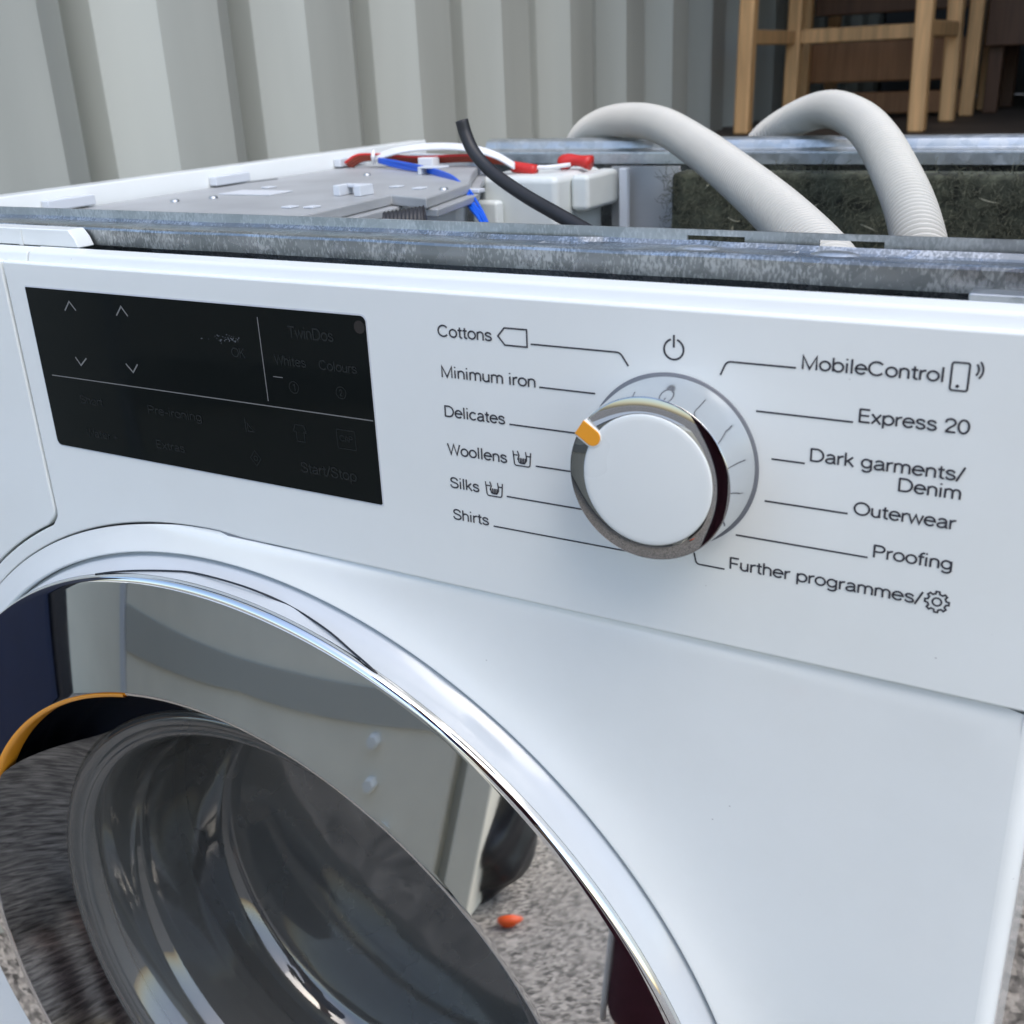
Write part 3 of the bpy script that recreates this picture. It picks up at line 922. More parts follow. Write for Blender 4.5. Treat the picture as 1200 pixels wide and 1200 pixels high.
# a monoline sans alphabet drawn as strokes; units are cap heights
def ea(cx, cy, rx, ry, a0, a1, n=20): return [(cx + rx * math.cos(R(a0 + (a1 - a0) * i / n)), cy + ry * math.sin(R(a0 + (a1 - a0) * i / n))) for i in range(n + 1)]
def sm(pts, n=5): return [(v.x, v.y) for v in catmull([(p[0], p[1], 0) for p in pts], n)]
OO = ea(0.31, 0.36, 0.25, 0.32, 0, 360, 32)
GLYPH = {
 'o': (0.62, [OO]), 'c': (0.57, [ea(0.31, 0.36, 0.25, 0.32, 42, 318)]),
 'e': (0.62, [[(0.07, 0.385), (0.56, 0.385)] + ea(0.31, 0.36, 0.25, 0.32, 5, 322, 24)]),
 'a': (0.59, [ea(0.29, 0.48, 0.19, 0.20, 160, 0, 12) + [(0.48, 0.12)] + ea(0.55, 0.12, 0.07, 0.075, 180, 280, 5), sm([(0.48, 0.41), (0.32, 0.385), (0.17, 0.34), (0.085, 0.26), (0.075, 0.17), (0.115, 0.08), (0.20, 0.04), (0.30, 0.045), (0.40, 0.10), (0.47, 0.20)], 4)]),
 'g': (0.63, [ea(0.30, 0.38, 0.23, 0.30, 0, 360, 28), [(0.53, 0.69), (0.53, -0.02)] + ea(0.305, -0.02, 0.225, 0.215, 0, -155, 14)]),
 'p': (0.64, [ea(0.335, 0.36, 0.245, 0.32, 0, 360, 28), [(0.09, 0.69), (0.09, -0.25)]]),
 'b': (0.64, [ea(0.335, 0.36, 0.245, 0.32, 0, 360, 28), [(0.09, 1.0), (0.09, 0.03)]]),
 'n': (0.57, [[(0.09, 0.69), (0.09, 0.0)], [(0.09, 0.42)] + ea(0.285, 0.45, 0.195, 0.23, 180, 0, 14) + [(0.48, 0.0)]]),
 'h': (0.57, [[(0.09, 1.0), (0.09, 0.0)], [(0.09, 0.42)] + ea(0.285, 0.45, 0.195, 0.23, 180, 0, 14) + [(0.48, 0.0)]]),
 'm': (0.88, [[(0.09, 0.69), (0.09, 0.0)], [(0.09, 0.42)] + ea(0.265, 0.45, 0.175, 0.23, 180, 0, 12) + [(0.44, 0.0)], [(0.44, 0.42)] + ea(0.615, 0.45, 0.175, 0.23, 180, 0, 12) + [(0.79, 0.0)]]),
 'u': (0.57, [[(0.09, 0.69), (0.09, 0.27)] + ea(0.28, 0.27, 0.19, 0.23, 180, 360, 14), [(0.47, 0.69), (0.47, 0.0)]]),
 'r': (0.36, [[(0.09, 0.69), (0.09, 0.0)], ea(0.33, 0.40, 0.24, 0.27, 180, 85, 10)]),
 't': (0.35, [[(0.17, 0.90), (0.17, 0.17)] + ea(0.285, 0.17, 0.115, 0.125, 180, 295, 8), [(0.03, 0.66), (0.33, 0.66)]]),
 'f': (0.32, [[(0.15, 0.0), (0.15, 0.80)] + ea(0.285, 0.80, 0.135, 0.155, 180, 70, 8), [(0.02, 0.66), (0.32, 0.66)]]),
 'i': (0.24, [[(0.11, 0.0), (0.11, 0.70)], [(0.11, 0.90), (0.11, 1.01)]]), 'l': (0.24, [[(0.11, 0.0), (0.11, 1.01)]]),
 's': (0.53, [sm([(0.45, 0.53), (0.38, 0.64), (0.26, 0.68), (0.14, 0.65), (0.085, 0.54), (0.14, 0.435), (0.27, 0.38), (0.40, 0.32), (0.465, 0.20), (0.41, 0.09), (0.275, 0.04), (0.135, 0.08), (0.06, 0.19)], 4)]),
 'k': (0.53, [[(0.09, 1.0), (0.09, 0.0)], [(0.45, 0.70), (0.09, 0.28)], [(0.21, 0.42), (0.49, 0.0)]]),
 'w': (0.76, [[(0.03, 0.70), (0.20, 0.03), (0.38, 0.67), (0.56, 0.03), (0.73, 0.70)]]),
 'x': (0.52, [[(0.04, 0.70), (0.48, 0.0)], [(0.48, 0.70), (0.04, 0.0)]]),
 'C': (0.82, [ea(0.43, 0.5, 0.36, 0.46, 40, 320, 26)]), 'O': (0.88, [ea(0.44, 0.5, 0.38, 0.46, 0, 360, 36)]),
 'D': (0.81, [[(0.11, 0.955), (0.38, 0.955)] + ea(0.38, 0.5, 0.35, 0.455, 90, -90, 20)[1:] + [(0.11, 0.045)], [(0.11, 1.0), (0.11, 0.0)]]),
 'E': (0.67, [[(0.60, 0.955), (0.11, 0.955)], [(0.11, 1.0), (0.11, 0.0)], [(0.11, 0.045), (0.62, 0.045)], [(0.11, 0.51), (0.56, 0.51)]]),
 'F': (0.62, [[(0.58, 0.955), (0.11, 0.955)], [(0.11, 1.0), (0.11, 0.0)], [(0.11, 0.49), (0.53, 0.49)]]),
 'M': (0.90, [[(0.11, 0.0), (0.11, 0.97), (0.45, 0.05), (0.79, 0.97), (0.79, 0.0)]]),
 'P': (0.71, [[(0.11, 0.955), (0.39, 0.955)] + ea(0.39, 0.71, 0.24, 0.245, 90, -90, 14)[1:] + [(0.11, 0.465)], [(0.11, 1.0), (0.11, 0.0)]]),
 'S': (0.71, [sm([(0.61, 0.73), (0.54, 0.88), (0.36, 0.96), (0.18, 0.90), (0.11, 0.74), (0.18, 0.60), (0.36, 0.525), (0.56, 0.44), (0.635, 0.27), (0.56, 0.11), (0.37, 0.04), (0.17, 0.10), (0.075, 0.29)], 4)]),
 'T': (0.68, [[(0.03, 0.955), (0.65, 0.955)], [(0.34, 0.955), (0.34, 0.0)]]),
 'W': (0.96, [[(0.03, 1.0), (0.26, 0.03), (0.48, 0.97), (0.70, 0.03), (0.93, 1.0)]]),
 'K': (0.68, [[(0.11, 1.0), (0.11, 0.0)], [(0.61, 1.0), (0.11, 0.40)], [(0.29, 0.60), (0.65, 0.0)]]),
 'A': (0.68, [[(0.03, 0.0), (0.34, 0.98), (0.65, 0.0)], [(0.14, 0.33), (0.54, 0.33)]]),
 '2': (0.60, [sm([(0.08, 0.68), (0.12, 0.86), (0.29, 0.955), (0.46, 0.88), (0.525, 0.71), (0.46, 0.54), (0.27, 0.34), (0.10, 0.08)], 5), [(0.07, 0.045), (0.55, 0.045)]]),
 '0': (0.62, [ea(0.31, 0.5, 0.24, 0.46, 0, 360, 30)]), '1': (0.55, [[(0.10, 0.78), (0.30, 0.97), (0.30, 0.0)]]),
 '/': (0.38, [[(0.02, -0.04), (0.36, 1.02)]]), '-': (0.38, [[(0.04, 0.36), (0.34, 0.36)]]), '+': (0.60, [[(0.06, 0.42), (0.54, 0.42)], [(0.30, 0.18), (0.30, 0.66)]]), ' ': (0.30, [])}
def text_obj(s, x0, x1, zbase, cap, y, material, parent, name='printed_text', weight=0.142):
    strokes_, x = [], 0.0
    for ch in s:
        adv, ls = GLYPH[ch]
        strokes_ += [[(x + p[0], p[1]) for p in l] for l in ls]
        x += adv
    xs = [p[0] for l in strokes_ for p in l]
    a, b = min(xs) - weight / 2, max(xs) + weight / 2
    sx = (x1 - x0) / (b - a)
    V, Fc = [], []
    for i, l in enumerate(strokes_):
        pts = [(x0 + (p[0] - a) * sx, zbase + p[1] * cap) for p in l]
        closed = (Vector(pts[0]) - Vector(pts[-1])).length < 1e-7
        v, f = ribbon(pts[:-1] if closed else pts, weight * cap, y - 0.000003 * i, closed)
        k = len(V)
        V += v
        Fc += [tuple(t_ + k for t_ in t) for t in f]
    return from_py(name, V, Fc, material, parent)

YP = -0.00015
LW = 0.00050
def A(X, Y):                                                   # crop 480..900 x 340..720
    p = on_y(480 + X / 2.857, 340 + Y / 2.857)
    return (p.x, p.z)
def B(X, Y):                                                   # crop 820..1200 x 380..740
    p = on_y(820 + X / 3.158, 380 + Y / 3.158)
    return (p.x, p.z)
CAPH = 0.00375
def label_text(s, a, b, cap=CAPH):
    return text_obj(s, a[0], b[0], (a[1] + b[1]) / 2, cap, YP, M['ink'], fascia)
label_text('Cottons', A(94, 152), A(278, 173))
label_text('Minimum iron', A(107, 291), A(424, 325))
label_text('Delicates', A(118, 423), A(322, 449))
label_text('Woollens', A(127, 549), A(329, 578))
label_text('Silks', A(136, 660), A(236, 676))
label_text('Shirts', A(146, 766), A(268, 787))
label_text('MobileControl', B(376, 166), B(903, 212))
label_text('Express 20', B(586, 362), B(1000, 408))
label_text('Dark garments/', B(406, 510), B(984, 578))
label_text('Denim', B(732, 616), B(967, 650))
label_text('Outerwear', B(566, 706), B(952, 757))
label_text('Proofing', B(639, 866), B(935, 906))
label_text('Further programmes/', B(109, 910), B(828, 1030))
def leader(pts, name='leader_line'): return strokes(name, [pts], LW, YP, M['ink'], fascia)
def hz(a, b):                                                  # a level line between two measured ends
    z = (a[1] + b[1]) / 2
    return [(a[0], z), (b[0], z)]
def rounded(pts, r=0.0016):
    out = [pts[0]]
    for i in range(1, len(pts) - 1):
        p, a, b = Vector(pts[i]), Vector(pts[i - 1]), Vector(pts[i + 1])
        q0 = p + (a - p).normalized() * r
        q1 = p + (b - p).normalized() * r
        for k in range(7):
            t = k / 6
            out.append(tuple(q0 * (1 - t) ** 2 + p * 2 * t * (1 - t) + q1 * t * t))
    out.append(pts[-1])
    return out
l = hz(A(406, 181), A(705, 208))
leader(rounded(l + [A(733, 254)], 0.0012))
leader(hz(A(435, 325), A(622, 346)))
leader(hz(A(335, 450), A(600, 483)))
leader(hz(A(423, 590), A(575, 611)))
leader(hz(A(326, 690), A(610, 739)))
leader(hz(A(282, 790), A(730, 873)))
l = hz(B(100, 138), B(357, 160))
leader(rounded([B(77, 187), l[0], l[1]], 0.0014))
leader(hz(B(209, 322), B(568, 360)))
leader(hz(B(266, 497), B(389, 515)))
leader(hz(B(241, 654), B(548, 699)))
leader(hz(B(134, 780), B(622, 861)))
l = hz(A(960, 916), A(1055, 933))
leader(rounded([A(953, 878), l[0], l[1]], 0.0012))
# power symbol
c = A(885, 198)
rp_ = 0.0029
strokes('power_symbol', [circ(c[0], c[1], rp_, 40, 108, 432), [(c[0], c[1] + 0.0005), (c[0], c[1] + rp_ + 0.0012)]], 0.00055, YP, M['ink'], fascia)
# tag symbol after Cottons
t0, t1, t2 = A(296, 153), A(320, 127), A(393, 158)
zz = t0[1]
hh = 0.00265
strokes('tag_symbol', [[(t0[0], zz), (t1[0] - 0.0003, zz + hh), (t2[0], zz + hh), (t2[0], zz - hh), (t1[0] - 0.0003, zz - hh)]], LW, YP, M['ink'], fascia, closed=(0,))
# hand wash symbols
def wash(c):
    x, z = c
    s = 0.0032
    tub = rounded([(x - s, z + 0.0025), (x - s * 0.86, z - 0.0023), (x + s * 0.86, z - 0.0023), (x + s, z + 0.0025)], 0.0008)
    tub2 = [(x - s * 0.95, z + 0.0012), (x - s * 0.45, z + 0.0012)]
    tub3 = [(x + s * 0.95, z + 0.0012), (x + s * 0.45, z + 0.0012)]
    fing = [[(x + q * s, z + 0.0004), (x + q * s * 0.85, z - 0.0012)] for q in (-0.42, -0.2, 0.0, 0.2, 0.4)]
    arm = [[(x - s * 0.5, z + 0.0026), (x - s * 0.32, z + 0.0012), (x - s * 0.5, z - 0.0004)], [(x + s * 0.42, z + 0.0026), (x + s * 0.5, z + 0.0008), (x + s * 0.5, z - 0.0006)]]
    pr_ = [[(x - s * 0.40, z - 0.0009), (x - s * 0.2, z - 0.0014), (x + s * 0.25, z - 0.0014), (x + s * 0.45, z - 0.0006)]]
    strokes('hand_wash_symbol', [tub, tub2, tub3] + fing + arm + pr_, 0.00042, YP, M['ink'], fascia)
wash(A(377, 566))
wash(A(284, 668))
# phone with waves
c = B(961, 193)
strokes('phone_symbol', [[(p[0], p[1]) for p in rrect(c[0] - 0.0019, c[0] + 0.0022, c[1] - 0.0036, c[1] + 0.0035, (0.0006,) * 4)], circ(c[0] - 0.0002, c[1] - 0.0025, 0.0002, 8)] + [circ(c[0] + 0.0022, c[1] + 0.0020, q, 10, -42, 42) for q in (0.0011, 0.0021, 0.0031)][1:], 0.00048, YP, M['ink'], fascia, closed=(0, 1))
# gear
c = B(878, 1027)
g = []
for i in range(8):
    b0 = i * 45
    for da, r in ((-13, 0.0024), (-8, 0.0031), (8, 0.0031), (13, 0.0024)): g.append((c[0] + r * math.cos(R(b0 + da)), c[1] + r * math.sin(R(b0 + da))))
strokes('gear_symbol', [g, circ(c[0], c[1], 0.00115, 20)], 0.00050, YP, M['ink'], fascia, closed=(0, 1))

# ---- print on the display
YD = -0.00040
def D(X, Y):                                                   # crop 0..470 x 300..660
    p = on_y(X / 2.553, 300 + Y / 2.553, -0.0003)
    return (p.x, p.z)
for q in (((195, 163), (207, 136), (228, 163)), ((349, 178), (362, 151), (383, 180)), ((226, 302), (243, 327), (259, 306)), ((377, 322), (399, 348), (412, 324))):
    strokes('arrow_mark', [[D(*t) for t in q]], 0.00062, YD, M['display_mark'], disp)
strokes('divider_line', [hz(D(156, 355), D(1117, 494))], 0.00042, YD, M['display_mark'], disp)
a, b = D(768, 182), D(805, 434)
strokes('divider_line', [[((a[0] + b[0]) / 2, a[1]), ((a[0] + b[0]) / 2, b[1])]], 0.00040, YD, M['display_mark'], disp)
def dtext(s, a, b, cap=0.0034): return text_obj(s, a[0], b[0], (a[1] + b[1]) / 2, cap, YD, M['display_faint'], disp)
dtext('TwinDos', D(862, 244), D(1000, 256), 0.0040)
dtext('Whites', D(822, 322), D(918, 335))
dtext('Colours', D(955, 338), D(1070, 354))
dtext('OK', D(694, 300), D(736, 306))
dtext('Short', D(242, 440), D(312, 449))
dtext('Pre-ironing', D(445, 472), D(606, 494))
dtext('Water +', D(262, 540), D(356, 552))
dtext('Extras', D(470, 575), D(556, 587))
dtext('Start/Stop', D(902, 649), D(1070, 672), 0.0040)
for s, q in (('1', (880, 393)), ('2', (1021, 409))):
    c = D(*q)
    strokes('dose_symbol', [circ(c[0], c[1], 0.0021, 24)], 0.0003, YD, M['display_faint'], disp, closed=(0,))
    text_obj(s, c[0] - 0.0007, c[0] + 0.0007, c[1] - 0.0012, 0.0024, YD, M['display_faint'], disp)
a = D(832, 362)
strokes('dash_mark', [[(a[0] - 0.0022, a[1]), (a[0] + 0.0022, a[1])]], 0.0003, YD, M['display_mark'], disp)
c = D(1037, 551)
strokes('capsule_symbol', [[(p[0], p[1]) for p in rrect(c[0] - 0.0040, c[0] + 0.0040, c[1] - 0.0033, c[1] + 0.0036, (0.0005,) * 4)]], 0.0003, YD, M['display_faint'], disp, closed=(0,))
text_obj('CAP', c[0] - 0.0029, c[0] + 0.0029, c[1] - 0.0006, 0.0022, YD, M['display_faint'], disp)
c = D(899, 530)
strokes('shirt_symbol', [[(c[0] - 0.0018, c[1] - 0.0032), (c[0] + 0.0018, c[1] - 0.0032), (c[0] + 0.0018, c[1] + 0.0005), (c[0] + 0.0028, c[1] + 0.0003), (c[0] + 0.0020, c[1] + 0.0030), (c[0] - 0.0020, c[1] + 0.0030), (c[0] - 0.0030, c[1] + 0.0006), (c[0] - 0.0018, c[1] + 0.0003)]], 0.00035, YD, M['display_faint'], disp, closed=(0,))
c = D(745, 508)
strokes('flag_symbol', [[(c[0] - 0.0016, c[1] - 0.0026), (c[0] - 0.0016, c[1] + 0.0028)], [(c[0] - 0.0006, c[1] - 0.0022), (c[0] - 0.0006, c[1] + 0.0010), (c[0] + 0.0022, c[1] - 0.0020)]], 0.00045, YD, M['display_faint'], disp, closed=(1,))
c = D(766, 605)
strokes('drum_symbol', [[(c[0], c[1] + 0.0030), (c[0] + 0.0026, c[1]), (c[0], c[1] - 0.0030), (c[0] - 0.0026, c[1])], circ(c[0], c[1], 0.0009, 14)], 0.00032, YD, M['display_faint'], disp, closed=(0, 1))
c = D(1075, 213)
extrude_poly('sensor_dot', circ(c[0], c[1], 0.0022, 20), YD, YD + 0.0002, mat('sensor_brown', (0.016, 0.011, 0.009), 0.4), disp)
# dried smear on the glass
msm = mat('dried_smear', (0.13, 0.14, 0.15), 0.6)
V, Fc = [], []
for i in range(46):
    t = rnd.gauss(0, 1)
    X, Y = 672 + t * 26, 246 + rnd.gauss(0, 7) + t * 1.5
    if i > 30: X, Y = 690 + rnd.gauss(0, 8), 247 + rnd.gauss(0, 4)
    p = D(X, Y)
    s = rnd.uniform(0.0001, 0.0004)
    k = len(V)
    for q in range(5):
        V.append((p[0] + s * rnd.uniform(0.6, 1.6) * math.cos(q * 1.257), YD, p[1] + s * rnd.uniform(0.3, 0.8) * math.sin(q * 1.257)))
    Fc.append(tuple(range(k, k + 5)))
from_py('dried_smear', V, Fc, msm, disp, kind='stuff')

# ================================================================== PROGRAMME KNOB
KX, KZ = 0.18915, 0.80589
knob = empty('programme_knob', None, None, (KX, 0, KZ), parent=wm)
knob.location = Vector((KX, 0, KZ)) - wm.location
kc = (KX, KZ)
lathe('knob_gap', [(0.0266, 0.0006), (0.0265, -0.0003), (0.0256, -0.0003)], kc, mat('knob_shadow_ring', (0.16, 0.17, 0.19), 0.4), knob, 128)
lathe('knob_side', [(0.0257, -0.0002), (0.0257, -0.0010), (0.0254, -0.0016), (0.0247, -0.0100), (0.0241, -0.01685)], kc, M['knobside'], knob, 128)
lathe('knob_ring', [(0.0241, -0.01685), (0.02403, -0.01697), (0.0237, -0.01707), (0.0216, -0.01740), (0.0196, -0.0177), (0.0194, -0.0177)], kc, M['darkchrome'], knob, 160)
cap = [(0.0194, -0.0172), (0.01935, -0.0177), (0.0191, -0.0179)] + [(0.0189 * (1 - i / 14), -0.0180 - 0.0005 * (1 - (1 - i / 14) ** 2)) for i in range(14)] + [(0.00001, -0.0185)]
lathe('knob_cap', cap, kc, M['white'], knob, 128)
# orange pointer: a tab over the ring, rounded end on the cap
pa = on_y(690, 507, -0.0175)
ang = math.atan2(pa.z - KZ, pa.x - KX)
def kp(r, t): return (KX + r * math.cos(ang) - t * math.sin(ang), KZ + r * math.sin(ang) + t * math.cos(ang))
tab = [kp(0.0244, -0.0026), kp(0.0244, 0.0026)] + [kp(0.0194 - 0.0024 * math.sin(R(a_)), 0.0026 * math.cos(R(a_))) for a_ in range(0, 181, 15)]
ptr = extrude_poly('pointer', tab, -0.0186, -0.0150, M['orange'], knob, 0.0003)
tabw = [kp(0.0243, -0.0027), kp(0.0243, 0.0031)] + [kp(0.0194 - 0.0028 * math.sin(R(a_)), 0.0002 + 0.0029 * math.cos(R(a_))) for a_ in range(0, 181, 15)]
extrude_poly('pointer_edge', tabw, -0.01835, -0.0152, M['white'], knob, 0.0002)

# ================================================================== DOOR
door = empty('door', None, None, (0, 0, ZC), parent=wm)
door.location = Vector((0, 0, ZC)) - wm.location
dc = (0, ZC)
# pale outer collar
lathe('door_collar', [(0.2291, 0.012), (0.2291, 0.0002), (0.2287, -0.0005), (0.2279, -0.0008), (0.2262, -0.0150), (0.2260, -0.0165)], dc, M['ring_grey'], door, 320)
seam_pts = []
for px, py in ((112, 673), (130, 670.5), (150, 669), (172, 668.5), (200, 669), (225, 671), (262, 680), (300, 692.5), (340, 710.5), (382, 737.5), (412, 763), (433, 781), (445, 793)):
    y_ = -0.008
    for _ in range(25):
        p = on_y(px, py, y_)
        r_ = math.hypot(p.x, p.z - ZC)
        y_ = min(-0.0008, max(-0.0165, -0.0008 - (0.2279 - r_) / (0.2279 - 0.2260) * 0.0157)) * 0.3 + y_ * 0.7
    p = on_y(px, py, y_)
    seam_pts.append(p + (CAM - p).normalized() * 0.0012)
tube('door_seam', seam_pts, 0.00042, M['navyblack'], door, 8)
# chrome band, slightly convex, rising to a crest round the glass
band = [(0.2259, -0.0160), (0.2259, -0.0175), (0.2256, -0.0187), (0.2250, -0.0195), (0.2240, -0.0199)]
NB = 30
yy = -0.0199
pr0 = 0.2240
T0, T1 = 0.215, 0.205
for i in range(1, NB + 1):
    u = i / NB
    r_ = 0.2240 - 0.0460 * u
    yy -= math.tan(T0 + (T1 - T0) * (u - 0.5 / NB)) * (pr0 - r_)
    pr0 = r_
    band.append((r_, yy))
YC = yy
band += [(0.1772, YC - 0.0001), (0.1764, YC + 0.0002), (0.1759, YC + 0.0008)]
lathe('chrome_ring', band, dc, M['chrome'], door, 384)
# inner slope between crest and glass, cut away at the grip
A_HI, A_LO = 102.0, 148.0
def rout(a):
    """outer radius of the inner slope at angle a (degrees)"""
    a = a % 360
    full = 0.1759
    if a < A_HI - 3 or a > A_LO + 1: return full
    if a > 126:
        t = (a - 126) / (A_LO + 1 - 126)
        t = t * t * (3 - 2 * t)
        return 0.1528 + (full - 0.1528) * t
    t = min(1, max(0, (A_HI - a) / 3))
    return 0.1528 + (full - 0.1528) * t
NA = 360
vs, fs = [], []
nk = 12
for i in range(NA):
    a_ = i * 360 / NA
    ro = rout(a_)
    for k in range(nk):
        r_ = 0.1522 + (ro - 0.1522) * k / (nk - 1)
        u = (r_ - 0.1522) / (0.1759 - 0.1522)
        y_ = -0.001 + (YC + 0.0008 + 0.001) * (u * 0.75 + 0.25 * u * u)
        vs.append((r_ * math.cos(R(a_)), y_, ZC + r_ * math.sin(R(a_))))
for i in range(NA):
    j = (i + 1) % NA
    for k in range(nk - 1): fs.append((i * nk + k, i * nk + k + 1, j * nk + k + 1, j * nk + k))
def streaked():  # streaks in the metal's colour imitate stretched reflections of the gravel
    m = bpy.data.materials.new('reflection_streaked_chrome')
    m.use_nodes = True
    n = m.node_tree
    p = n.nodes['Principled BSDF']
    p.inputs['Metallic'].default_value = 1.0
    tc = n.nodes.new('ShaderNodeTexCoord')
    sx = n.nodes.new('ShaderNodeSeparateXYZ')
    n.links.new(tc.outputs['Object'], sx.inputs[0])
    zz_ = n.nodes.new('ShaderNodeMath')
    zz_.operation = 'SUBTRACT'
    n.links.new(sx.outputs[2], zz_.inputs[0])
    zz_.inputs[1].default_value = ZC
    an = n.nodes.new('ShaderNodeMath')
    an.operation = 'ARCTAN2'
    n.links.new(zz_.outputs[0], an.inputs[0])
    n.links.new(sx.outputs[0], an.inputs[1])
    cb = n.nodes.new('ShaderNodeCombineXYZ')
    k1 = n.nodes.new('ShaderNodeMath')
    k1.operation = 'MULTIPLY'
    k1.inputs[1].default_value = 70.0
    n.links.new(an.outputs[0], k1.inputs[0])
    k2 = n.nodes.new('ShaderNodeMath')
    k2.operation = 'MULTIPLY'
    k2.inputs[1].default_value = 110.0
    n.links.new(sx.outputs[1], k2.inputs[0])
    n.links.new(k1.outputs[0], cb.inputs[0])
    n.links.new(k2.outputs[0], cb.inputs[1])
    t = n.nodes.new('ShaderNodeTexNoise')
    t.inputs['Scale'].default_value = 1.0
    t.inputs['Detail'].default_value = 5
    t.inputs['Distortion'].default_value = 0.4
    n.links.new(cb.outputs[0], t.inputs['Vector'])
    r = n.nodes.new('ShaderNodeValToRGB')
    r.color_ramp.elements[0].position = 0.32
    r.color_ramp.elements[0].color = (0.10, 0.10, 0.10, 1)
    r.color_ramp.elements[1].position = 0.72
    r.color_ramp.elements[1].color = (0.42, 0.42, 0.41, 1)
    n.links.new(t.outputs['Fac'], r.inputs[0])
    n.links.new(r.outputs[0], p.inputs['Base Color'])
    p.inputs['Roughness'].default_value = 0.16
    return m
from_py('inner_ring', vs, fs, streaked(), door, True)
# grip: pocket behind the crest, orange edge
lathe('grip_pocket', [(0.1762, YC + 0.0105), (0.1800, YC + 0.013), (0.1780, 0.006), (0.1650, 0.010), (0.1528, 0.000)], dc, M['navyblack'], door, 60, R(A_HI - 6), R(A_LO + 8))
lathe('grip_edge', [(0.1776, YC - 0.0008), (0.1760, YC - 0.0006), (0.1753, YC + 0.0014), (0.1750, YC + 0.0085), (0.1756, YC + 0.0098), (0.1775, YC + 0.0102)], dc, M['orange'], door, 60, R(A_HI + 0.5), R(A_LO + 6))
# glass bowl and its rims
gl = [(0.1526, -0.0006), (0.1515, -0.0028), (0.1495, -0.0036), (0.1470, -0.0030), (0.1452, -0.0012), (0.1440, 0.0004), (0.1425, -0.0006), (0.1405, -0.0004), (0.1385, 0.0020), (0.1355, 0.0090), (0.1325, 0.0200), (0.1312, 0.0260), (0.1300, 0.0272), (0.1296, 0.0290), (0.1285, 0.0340), (0.1265, 0.0480), (0.1235, 0.0610), (0.1195, 0.0715), (0.1170, 0.0760), (0.1140, 0.0790), (0.1120, 0.0796), (0.1095, 0.0790), (0.1060, 0.0800), (0.0900, 0.0830), (0.0600, 0.0862), (0.0300, 0.0876), (0.00001, 0.0880)]
lathe('door_glass', gl[::-1], dc, M['glass'], door, 256)
lathe('glass_seat', [(0.1535, 0.001), (0.1500, 0.004), (0.1450, 0.006), (0.1420, 0.010)], dc, M['gasket'], door, 160)
# gasket and drum behind the glass
lathe('gasket', [(0.1440, 0.012), (0.1420, 0.020), (0.1480, 0.030), (0.1440, 0.040), (0.1500, 0.052), (0.1450, 0.066), (0.1560, 0.074), (0.1700, 0.076)], dc, M['gasket'], wm, 160)
lathe('drum', [(0.1500, 0.080), (0.1540, 0.082), (0.2000, 0.088), (0.2150, 0.100), (0.2200, 0.130), (0.2200, 0.400), (0.2000, 0.420), (0.1, 0.41), (0.0001, 0.405)], dc, M['steel'], wm, 160)

# ================================================================== YARD IN FRONT (seen in the chrome and the glass)
cab = empty('steel_cabinet', 'grey green steel cabinet with a row of bolts, mirrored in the chrome door ring', 'cabinet', (-0.8, -1.2, 0))
YF = -1.17
boxo('cabinet_body', (-1.455, -0.232, YF - 0.55, YF, 0.02, 0.560), M['cabinet'], cab, 0.010)
boxo('end_flange', (-0.205, -0.145, YF - 0.55, YF + 0.012, 0.0, 0.565), M['cabinet'], cab, 0.006)
boxo('flange_web', (-0.2315, -0.2055, YF - 0.55, YF - 0.03, 0.02, 0.560), M['cabinet_dark'], cab)
boxo('corner_post', (-1.485, -1.4555, YF - 0.55, YF + 0.008, 0.0, 0.565), M['clip'], cab, 0.006)
boxo('side_leaf', (-1.95, -1.4855, YF - 0.55, YF - 0.004, 0.0, 0.565), M['cabinet'], cab, 0.008)
boxo('top_trim', (-1.455, -0.205, YF - 0.55, YF + 0.006, 0.5605, 0.585), M['clip'], cab, 0.004)
extrude_poly('band', [(-1.44, 0.415), (-0.70, 0.445), (-0.25, 0.452), (-0.25, 0.385), (-0.86, 0.375), (-1.44, 0.305)], YF + 0.001, YF + 0.006, M['cabinet_dark'], cab, 0.001)  # darker strip painted in to stand for shade across the cabinet front
for x, z in ((-0.425, 0.355), (-0.415, 0.275), (-0.365, 0.19)):
    o = lathe('bolt', [(0.0001, YF + 0.022), (0.012, YF + 0.022), (0.015, YF + 0.017), (0.015, YF + 0.0005)], (x, z), M['white'], cab, 6, smooth=False)
bn = empty('storage_bin', 'dark blue plastic bin mirrored at the left of the chrome ring', 'bin', (-1.55, -0.35, 0))
boxo('bin_body', (-1.9, -1.2, -0.67, 0.0, 0.0, 1.12), M['bin'], bn, 0.03)
boxo('bin_lid', (-1.93, -1.17, -0.70, 0.03, 1.121, 1.19), M['bin'], bn, 0.03)
boxo('side_hinge', (-1.8, -1.215, -0.745, -0.672, 0.0, 1.05), M['navyblack'], bn, 0.02)
